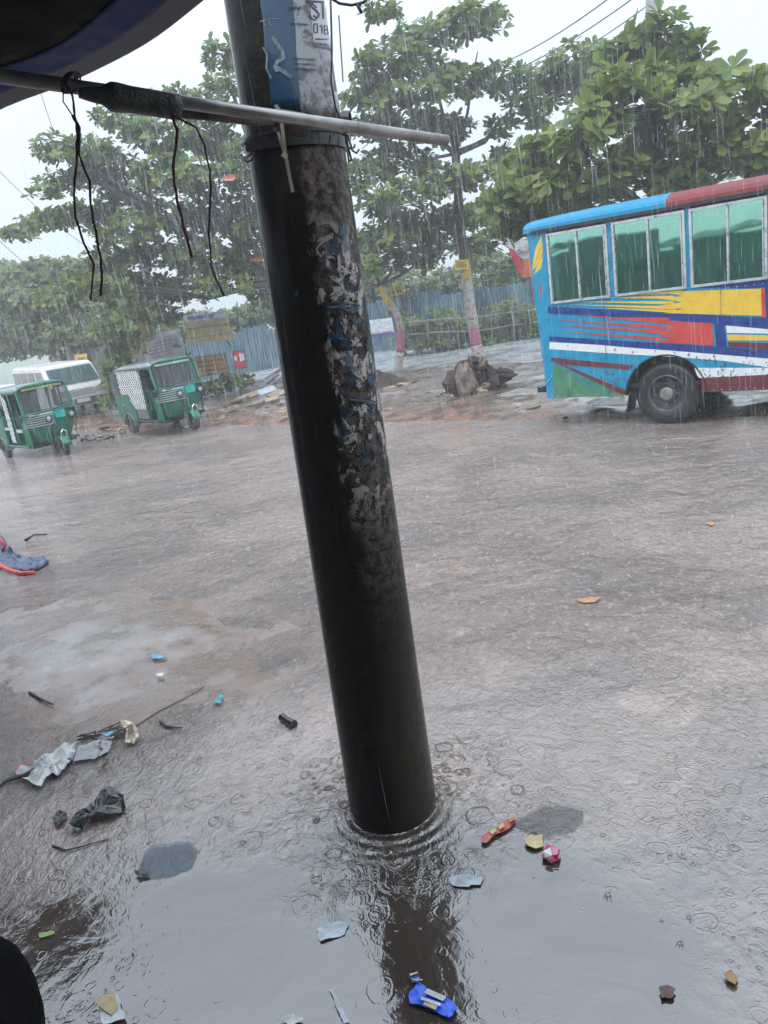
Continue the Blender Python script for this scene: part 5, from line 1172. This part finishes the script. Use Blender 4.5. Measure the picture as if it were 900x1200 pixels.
flat('biscuit_scrap', 'rounded cream scrap beside the magenta wrapper', 'scrap', [(615, 987), (620, 982), (636, 981), (637, 995), (628, 998), (618, 994)], M_ly, th=.01)
flat('foil_wrapper', 'crumpled magenta and white foil wrapper right of the cream scrap', 'wrapper', [(637, 1000), (641, 992), (649, 994), (657, 1002), (656, 1011), (646, 1014), (635, 1009)], M_lp, wrinkle=.02, extra=[('white_part', [(637, 1008), (646, 1003), (648, 1013), (640, 1013)], M_lw), ('pink_part', [(647, 1002), (655, 1003), (654, 1011), (648, 1011)], mat('pink_foil', (.7, .2, .3), .3))])
flat('plastic_bag', 'submerged grey-blue plastic film in the water above the magenta wrapper', 'plastic bag', [(598, 965), (620, 954), (640, 945), (682, 949), (684, 962), (672, 975), (640, 983), (608, 972)], M_ldb, z=.004, wrinkle=.01)
flat('paper_scrap', 'pale grey paper scrap below right of the pole base', 'scrap', [(527, 1030), (540, 1026), (552, 1027), (567, 1030), (563, 1039), (545, 1041), (530, 1039)], mat('pale_wet_paper', (.40, .43, .47), .4), z=.004)
flat('torn_card', 'white torn card lying flat in the calm water at lower centre', 'paper', [(371, 1090), (397, 1081), (409, 1086), (404, 1096), (376, 1105)], mat('wet_card', (.50, .54, .58), .4), z=.005)
flat('paper_strip', 'narrow white paper strip at the bottom edge left of the pole reflection', 'paper', [(386, 1161), (391, 1160), (400, 1180), (410, 1200), (403, 1201), (394, 1182)], mat('wet_card', (.50, .54, .58), .4), z=.005)
flat('biscuit_packet', 'cream lump on a white square of paper at the bottom left', 'scrap', [(115, 1174), (139, 1168), (148, 1198), (122, 1204)], M_lw, extra=[('cream_lump', [(113, 1180), (122, 1172), (136, 1169), (140, 1185), (133, 1195), (124, 1190)], M_ly)])
flat('green_scrap', 'small lime green strip near the black bundle', 'scrap', [(46, 1097), (64, 1094), (65, 1097), (47, 1101)], mat('lime', (.45, .62, .20), .5))
flat('white_plastic_sheet', 'crumpled dirty white plastic sheet on the heap at the left', 'plastic sheet', [(20, 912), (38, 899), (60, 886), (78, 878), (92, 874), (90, 884), (84, 899), (72, 912), (55, 915), (50, 926), (36, 922)], mat('crumpled_white', (.45, .46, .46), .45, var=.3, scale=14, coat=.3, bump=.8), z=.07, wrinkle=.035)
flat('dark_film', 'dark flat film with a shiny edge right of the white plastic sheet', 'plastic sheet', [(92, 878), (110, 872), (135, 866), (128, 884), (112, 893), (88, 896)], mat('wet_dark_film', (.13, .13, .14), .15, coat=.8), z=.05, wrinkle=.004)
flat('pink_rag', 'small faded pink rag left of the white plastic sheet', 'rag', [(18, 904), (26, 899), (38, 896), (35, 902), (22, 909)], mat('pink_rag', (.40, .10, .16), .6), z=.05, wrinkle=.02)
flat('paper_cup', 'crushed cream paper carton upper right of the white plastic sheet', 'carton', [(142, 851), (155, 851), (162, 858), (165, 868), (158, 875), (148, 875), (150, 862)], mat('crushed_carton', (.55, .47, .36), .5, var=.3, scale=20), z=.03, wrinkle=.03, extra=[('inner_fold', [(152, 860), (158, 858), (160, 868), (153, 872)], mat('brown_fold', (.12, .08, .05), .6))])
flat('blue_scrap', 'sky blue scrap on the twigs beside the crushed carton', 'scrap', [(121, 864), (133, 859), (135, 862), (125, 867)], M_lsky, z=.05)
flat('black_bag', 'crumpled wet black plastic bag below the white plastic sheet', 'plastic bag', [(82, 972), (98, 955), (112, 944), (122, 932), (136, 930), (147, 940), (147, 952), (136, 960), (112, 964), (92, 978)], mat('wet_black_bag', (.012, .013, .016), .2, coat=.8, bump=.8, scale=20), z=.035, wrinkle=.04)
flat('black_rag', 'small black scrap left of the crumpled black bag', 'rag', [(62, 962), (70, 952), (80, 956), (76, 964), (68, 972)], M_black, z=.01, wrinkle=.015)
flat('blue_plastic_film', 'slate blue plastic film floating flat in the calm water at left', 'plastic film', [(160, 1026), (168, 1003), (178, 992), (222, 987), (232, 996), (226, 1016), (205, 1026), (172, 1031)], mat('slate_film', (.05, .10, .15), .15, coat=.2, alpha=.32), z=.006, wrinkle=.004)
flat('sachet', 'small dark sachet on the corner of the slate blue film', 'scrap', [(159, 1024), (174, 1024), (175, 1028), (160, 1029)], M_black, z=.016)
flat('blue_scrap', 'pale blue scrap in the mud left of the long crack', 'scrap', [(178, 770), (196, 770), (190, 774), (180, 775)], M_lsky, z=.05)
flat('white_scrap', 'tiny white scrap just below the pale blue one', 'scrap', [(184, 793), (193, 792), (192, 795), (185, 796)], M_lw, z=.05)
flat('teal_scrap', 'teal plastic scrap right of the long crack', 'scrap', [(250, 826), (262, 817), (260, 828)], mat('teal', (.05, .30, .33), .4), z=.03)
flat('leaf_litter', 'orange leaf floating alone on the road toward the right edge', 'leaf', [(826, 615), (832, 613), (840, 615), (834, 617.5)], M_lor)
flat('leaf_litter', 'larger pale orange leaf on the road right of the pole middle', 'leaf', [(676, 705), (688, 702), (703, 703), (698, 707), (684, 708)], M_lor)
flat('leaf_litter', 'orange leaf in the water at the lower right corner', 'leaf', [(848, 1145), (856, 1140), (865, 1150), (862, 1158), (853, 1153)], M_lor)
flat('leaf_litter', 'dull brown leaf in the water at lower right, left of the orange leaf', 'leaf', [(772, 1162), (782, 1158), (792, 1163), (788, 1173), (775, 1173)], mat('brown_leaf', (.13, .06, .04), .5))
flat('white_scrap', 'pale scrap at the bottom edge left of the paper strip', 'scrap', [(328, 1196), (345, 1192), (358, 1199), (340, 1206)], M_lw)
# black cylinder (torch body) on the mud
a_, b_ = surf(331, 844, .024), surf(345, 853, .024); b = MB(); d = (b_-a_); b.tube([a_-a_, d*.12, d*.16, d*.8, d*.84, d], [.028, .028, .024, .024, .03, .03], 16)
o = b.build('black_canister', mat('black_plastic', (.012, .013, .016), .25, coat=.8), None, smooth=False); o.location = a_; tag(o, 'short black plastic canister lying on wet mud left of the pole', 'canister')
# twigs
def twig(pts, r, label, z=.05, nm='twig', m=None):
    b = MB(); P = [surf(x, y, min(z, r*.8)+random.uniform(0, r)) for x, y in pts]; b.tube(P, [r*(1-.5*i/(len(P)-1)) for i in range(len(P))], 6); return tag(b.build(nm, m or M_bark, None, smooth=True), label, 'twig')
twig([(188, 848), (196, 853), (205, 855), (214, 855)], .011, 'short curved dark twig left of the black canister', .03)
twig([(62, 992), (78, 998), (95, 994), (128, 984)], .006, 'straight thin stick below the crumpled black bag', .02)
twig([(30, 634), (40, 629), (55, 627)], .02, 'dark driftwood piece in the water behind the blue tarp', .01)
twig([(35, 813), (48, 821), (63, 828)], .012, 'dark twig on the mud at left, above the litter heap', .05)
b = MB()
for k in range(26):
    x, y = random.uniform(90, 138), random.uniform(862, 875); x = 90+(x-90); p = surf(x, y-(x-90)*.15, .02); ang = random.uniform(-.5, .9); L = random.uniform(.06, .18); b.tube([p, p+Vector((math.cos(ang)*L, math.sin(ang)*L*.5, random.uniform(-.02, .03)))], .004, 5)
for k in range(14):
    p = surf(random.uniform(120, 140), random.uniform(868, 905), .015); b.tube([p, p+Vector((random.uniform(-.05, .02), random.uniform(-.12, .02), random.uniform(-.02, .04)))], .0035, 5)
tag(b.build('twig_pile', M_bark), 'tangle of dark twigs round the edge of the dark film', 'twigs', kind='stuff')
twig([(86, 895), (60, 905), (44, 906), (32, 913), (8, 918), (0, 928)], .022, 'dark sodden branch under the white plastic sheet', .03)
# long crack-like stick line in the mud
twig([(130, 868), (160, 852), (185, 835), (215, 820), (240, 806)], .006, 'long thin wire lying across the mud from the twig pile', .045, 'lying_wire')
# blue tarp with red hem spilling into frame
def tarp():
    P = []; V = [[(-70, 560), (-20, 585), (0, 628), (7, 638), (2, 645)], [(-70, 600), (-20, 615), (6, 645), (14, 650), (22, 656)], [(-80, 640), (-30, 640), (5, 660), (30, 660), (56, 651)], [(-80, 660), (-30, 655), (5, 668), (36, 668), (58, 660)], [(-80, 680), (-30, 668), (0, 664), (20, 668), (40, 670)]]
    Z = [[.9, .6, .34, .22, .12], [.6, .4, .22, .10, .05], [.3, .2, .10, .03, .02], [.12, .08, .05, .02, .015], [.03, .03, .05, .03, .02]]
    rows = [[G(V[i][j][0], V[i][j][1], Z[i][j]) for j in range(5)] for i in range(5)]
    o0 = rows[4][4]; root = thing('blue_tarpaulin', o0, 0, 'blue tarpaulin with a red hem trailing into the water at the left edge', 'tarpaulin')
    b = MB(); b.grid([[p-o0 for p in r] for r in rows]); o = b.build('sheet', mat('blue_tarp', (.008, .022, .085), .35, var=.3, coat=.5, bump=.5), root, smooth=True, solid=.006); md = o.modifiers.new('q', 'SUBSURF'); md.levels = md.render_levels = 3
    tx = bpy.data.textures.new('folds', 'CLOUDS'); tx.noise_scale = .16; dm = o.modifiers.new('d', 'DISPLACE'); dm.texture = tx; dm.strength = .16; dm.texture_coords = 'GLOBAL'; dm.mid_level = .5
    M_hem = mat('red_hem', (.60, .06, .05), .4)
    b = MB(); b.tube([G(x, y, z)-o0 for x, y, z in ((-80, 650, .06), (-30, 648, .08), (0, 662, .07), (10, 668, .05), (25, 672, .03), (40, 671, .02))], .028, 8); b.build('hem', M_hem, root, smooth=True)
    b = MB(); b.tube([G(x, y, z)-o0 for x, y, z in ((-20, 600, .5), (0, 632, .33), (7, 638, .26), (2, 645, .2))], .02, 8); b.build('hem', M_hem, root, smooth=True)
tarp()
sh = thing('shop', (0, -1.3, 0), 0, 'dark shop front behind the place the photograph was taken from', 'shop')
b = MB(); b.box((0, -.1, 1.95), (13, .2, 4.0)); b.build('wall', mat('dark_shop_wall', (.06, .05, .045), .8), sh)
b = MB(); b.box((-2, .03, 1.1), (1.2, .06, 2.2)); b.build('door', M_bark, sh)
b = MB(); b.box((2, .03, 1.5), (1.8, .06, 1.2)); b.build('window', M_inside, sh)
for i, (x, y, w, h, ang) in enumerate(((-9.5, -1.0, 3.2, 2.75, 12), (-13.2, .6, 3.4, 2.55, 14), (-17.5, 2.0, 4.0, 3.0, 10), (-22.5, 4, 5, 2.7, 12))):  # added out of view, rooflines chosen for the skyline mirrored in the bus windows
    q_ = thing('mirrored_stall', (x, y, 0), rad(ang), 'unseen tin-roofed stall mirrored in the bus, '+('nearest to the shop', 'second beyond the shop', 'third and tallest beyond the shop', 'farthest from the shop')[i], 'stall', 'unseen row of stalls mirrored in the bus windows')
    b = MB(); b.box((0, 0, h/2), (w, 2.4, h)); b.build('wall', mat('stall_cloth', (.05, .045, .06), .7), q_); b = MB(); b.box((0, .2, h+.1), (w+.5, 3.2, .06), Euler((rad(-7), 0, 0)).to_matrix()); b.build('roof', M_inside, q_)
# tea stall outside the frame at left, whose dark sides the water mirrors
st_ = thing('street_stall', (-5.6, 6.4, 0), rad(25), 'dark tarpaulin-covered stall standing beyond the left edge', 'stall')
b = MB(); b.box((0, 0, 1.45), (2.2, 2.4, 2.8)); b.build('tarp_side', mat('stall_cloth', (.05, .045, .06), .7), st_, bevel=.05); b = MB(); b.box((0, 0, 3.0), (2.3, 2.5, .08), Euler((rad(4), 0, 0)).to_matrix()); b.build('roof', mat('stall_cloth', (.05, .045, .06), .7), st_)
b = MB(); b.box((1.55, -.2, 2.75), (.9, 2.2, .7), Euler((0, rad(4), 0)).to_matrix()); b.build('tarp_skirt', mat('stall_cloth', (.05, .045, .06), .7), st_)
for x in (-1.1, 1.1):
    for y in (-1.2, 1.2): b = MB(); b.tube([(x, y, -.05), (x, y, 2.3)], .04, 8); b.build('post', M_bark, st_)
# black bundle in the corner
def bundle():
    c = YD(-72, 1212, 1.42); V, F = lump(0, 1, 5, .07, 4, (.22, .20, .30)); b = MB(); b.add(V, F); o = b.build('cloth_bundle', mat('black_cloth', (.006, .006, .007), .95, bump=.5, scale=40, spec=.1), None, smooth=True); o.location = c
    o.rotation_euler = (0, rad(-8), 0); tag(o, 'soft black cloth bundle bulging into the bottom left corner', 'bundle')
    b = MB(); b.box((c.x, c.y, (c.z-.42)/2), (.5, .45, c.z-.30)); tag(b.build('stool', M_bark, None, bevel=.02), 'dark wooden stool under the black bundle, below the corner of view', 'stool')
bundle()

# ------------------------------------------------------------------ rain
def rain_mat(name, col, a):
    t = NT(name); t.set(Base_Color=col, Roughness=.2, Alpha=a, Transmission_Weight=.0); t.b.inputs['Specular IOR Level'].default_value = .8
    td = t.n('BsdfTranslucent'); td.inputs[0].default_value = (*col, 1); tp = t.n('BsdfTransparent'); ms = t.n('MixShader'); ms.inputs[0].default_value = .5; m2 = t.n('MixShader'); m2.inputs[0].default_value = a
    t.b.inputs['Alpha'].default_value = 1
    t.t.links.new(t.b.outputs[0], ms.inputs[1]); t.t.links.new(td.outputs[0], ms.inputs[2]); t.t.links.new(tp.outputs[0], m2.inputs[1]); t.t.links.new(ms.outputs[0], m2.inputs[2]); t.t.links.new(m2.outputs[0], t.out.inputs[0]); return t.m
def rain():
    V = []; F = []
    lean = Vector((.03, 0, -1)).normalized()
    def drop(p, L, w):
        b0 = len(V); q = p+lean*L; mid = p.lerp(q, .6); a = random.uniform(0, 2)
        for k in range(3): V.append(mid+Vector((math.cos(a+k*2.094)*w, math.sin(a+k*2.094)*w, 0)))
        V.append(p); V.append(q)
        for k in range(3): F.append((b0+k, b0+(k+1) % 3, b0+3)); F.append((b0+(k+1) % 3, b0+k, b0+4))
    for _ in range(16000):
        y = 3.9+ (random.random()**.6)*21; x = random.uniform(-.62, .62)*y; z = random.uniform(0.1, 8.5)
        if z > HC + .5*y: continue
        drop(Vector((x, y, z)), random.uniform(.10, .55)*random.uniform(.5, 1.2), .0009+.00026*y*random.uniform(.2, 1.2))
    for _ in range(700):
        y = random.uniform(2.3, 7); x = random.uniform(-.6, .6)*y; z = random.uniform(.2, 4.5)
        drop(Vector((x, y, z)), random.uniform(.06, .30), random.uniform(.0006, .0015))
    for px, py, L, Y in ((585, 755, 40, 4.1), (600, 780, 50, 4.2), (800, 880, 40, 3.3), (802, 960, 50, 3.1), (306, 770, 40, 4.0), (310, 850, 60, 3.8), (870, 985, 20, 3.1), (205, 520, 60, 5), (248, 50, 50, 4), (470, 40, 50, 4), (690, 190, 60, 5), (740, 150, 50, 5), (700, 330, 60, 6), (765, 505, 40, 6)):
        p = YD(px, py-L/2, Y); drop(p, L*Y/FP*1.05, .0028)
    me = bpy.data.meshes.new('rain'); me.from_pydata([tuple(v) for v in V], [], F); me.materials.append(rain_mat('rain_drops', (.85, .9, .95), .2)); o = bpy.data.objects.new('rain', me); C.objects.link(o); tag(o, 'heavy rain falling over the road', 'rain', kind='stuff')
rain()
def splashes():
    b = MB(); r = random.Random(4)
    def crown(p, s):
        n = r.randint(4, 7)
        for k in range(n):
            a = 2*PI*k/n+r.uniform(-.3, .3); d = Vector((math.cos(a), math.sin(a), 0)); h = s*r.uniform(.7, 1.4)
            b.tube([p+d*s*.4, p+d*s*.65+Vector((0, 0, h*.5)), p+d*s*.8+Vector((0, 0, h))], [s*.10, s*.07, s*.03], 5)
        for k in range(3):
            q = p+Vector((r.uniform(-1, 1)*s, r.uniform(-1, 1)*s, s*r.uniform(.8, 2))); Vv, Ff = lump(0, s*.10, 1, 0, 1); b.add([v+q for v in Vv], Ff)
        b.tube([p+Vector((math.cos(a)*s*.5, math.sin(a)*s*.5, .004)) for a in np.linspace(0, 2*PI, 13)], s*.07, 5, caps=False)
    for px, py, s in ((577, 870, .030), (800, 1003, .030), (812, 1012, .022), (808, 1075, .022), (797, 1105, .02), (712, 1048, .024), (785, 1000, .02), (298, 838, .022), (234, 888, .024), (872, 1015, .014), (775, 1078, .012), (262, 998, .010), (365, 935, .02), (470, 1010, .012), (620, 760, .02)):
        crown(G(px, py), s)
    for _ in range(260):
        px, py = r.uniform(0, 900), 520+r.random()**1.3*520
        if py > 900 and px < 330: continue
        g = G(px, py); crown(g, r.uniform(.005, .011)*(.7+.07*g.y))
    o = b.build('rain_splashes', rain_mat('splash_water', (.85, .88, .92), .62), None, smooth=True, fixn=False); tag(o, 'small crowns of water thrown up by raindrops', 'splashes', kind='stuff')
splashes()

# ------------------------------------------------------------------ haze
hz = MB(); hz.box((0, 38, 6.5), (150, 100, 15.5)); o = hz.build('haze', None)
o.data.materials.clear(); hm = bpy.data.materials.new('haze'); hm.use_nodes = True; hm.node_tree.nodes.clear()
pv = hm.node_tree.nodes.new('ShaderNodeVolumePrincipled'); pv.inputs['Color'].default_value = (.90, .93, .97, 1); pv.inputs['Density'].default_value = .0046; pv.inputs['Anisotropy'].default_value = .3
ho = hm.node_tree.nodes.new('ShaderNodeOutputMaterial'); hm.node_tree.links.new(pv.outputs[0], ho.inputs['Volume']); o.data.materials.append(hm)
tag(o, 'rain haze over the whole road', 'haze', kind='stuff')
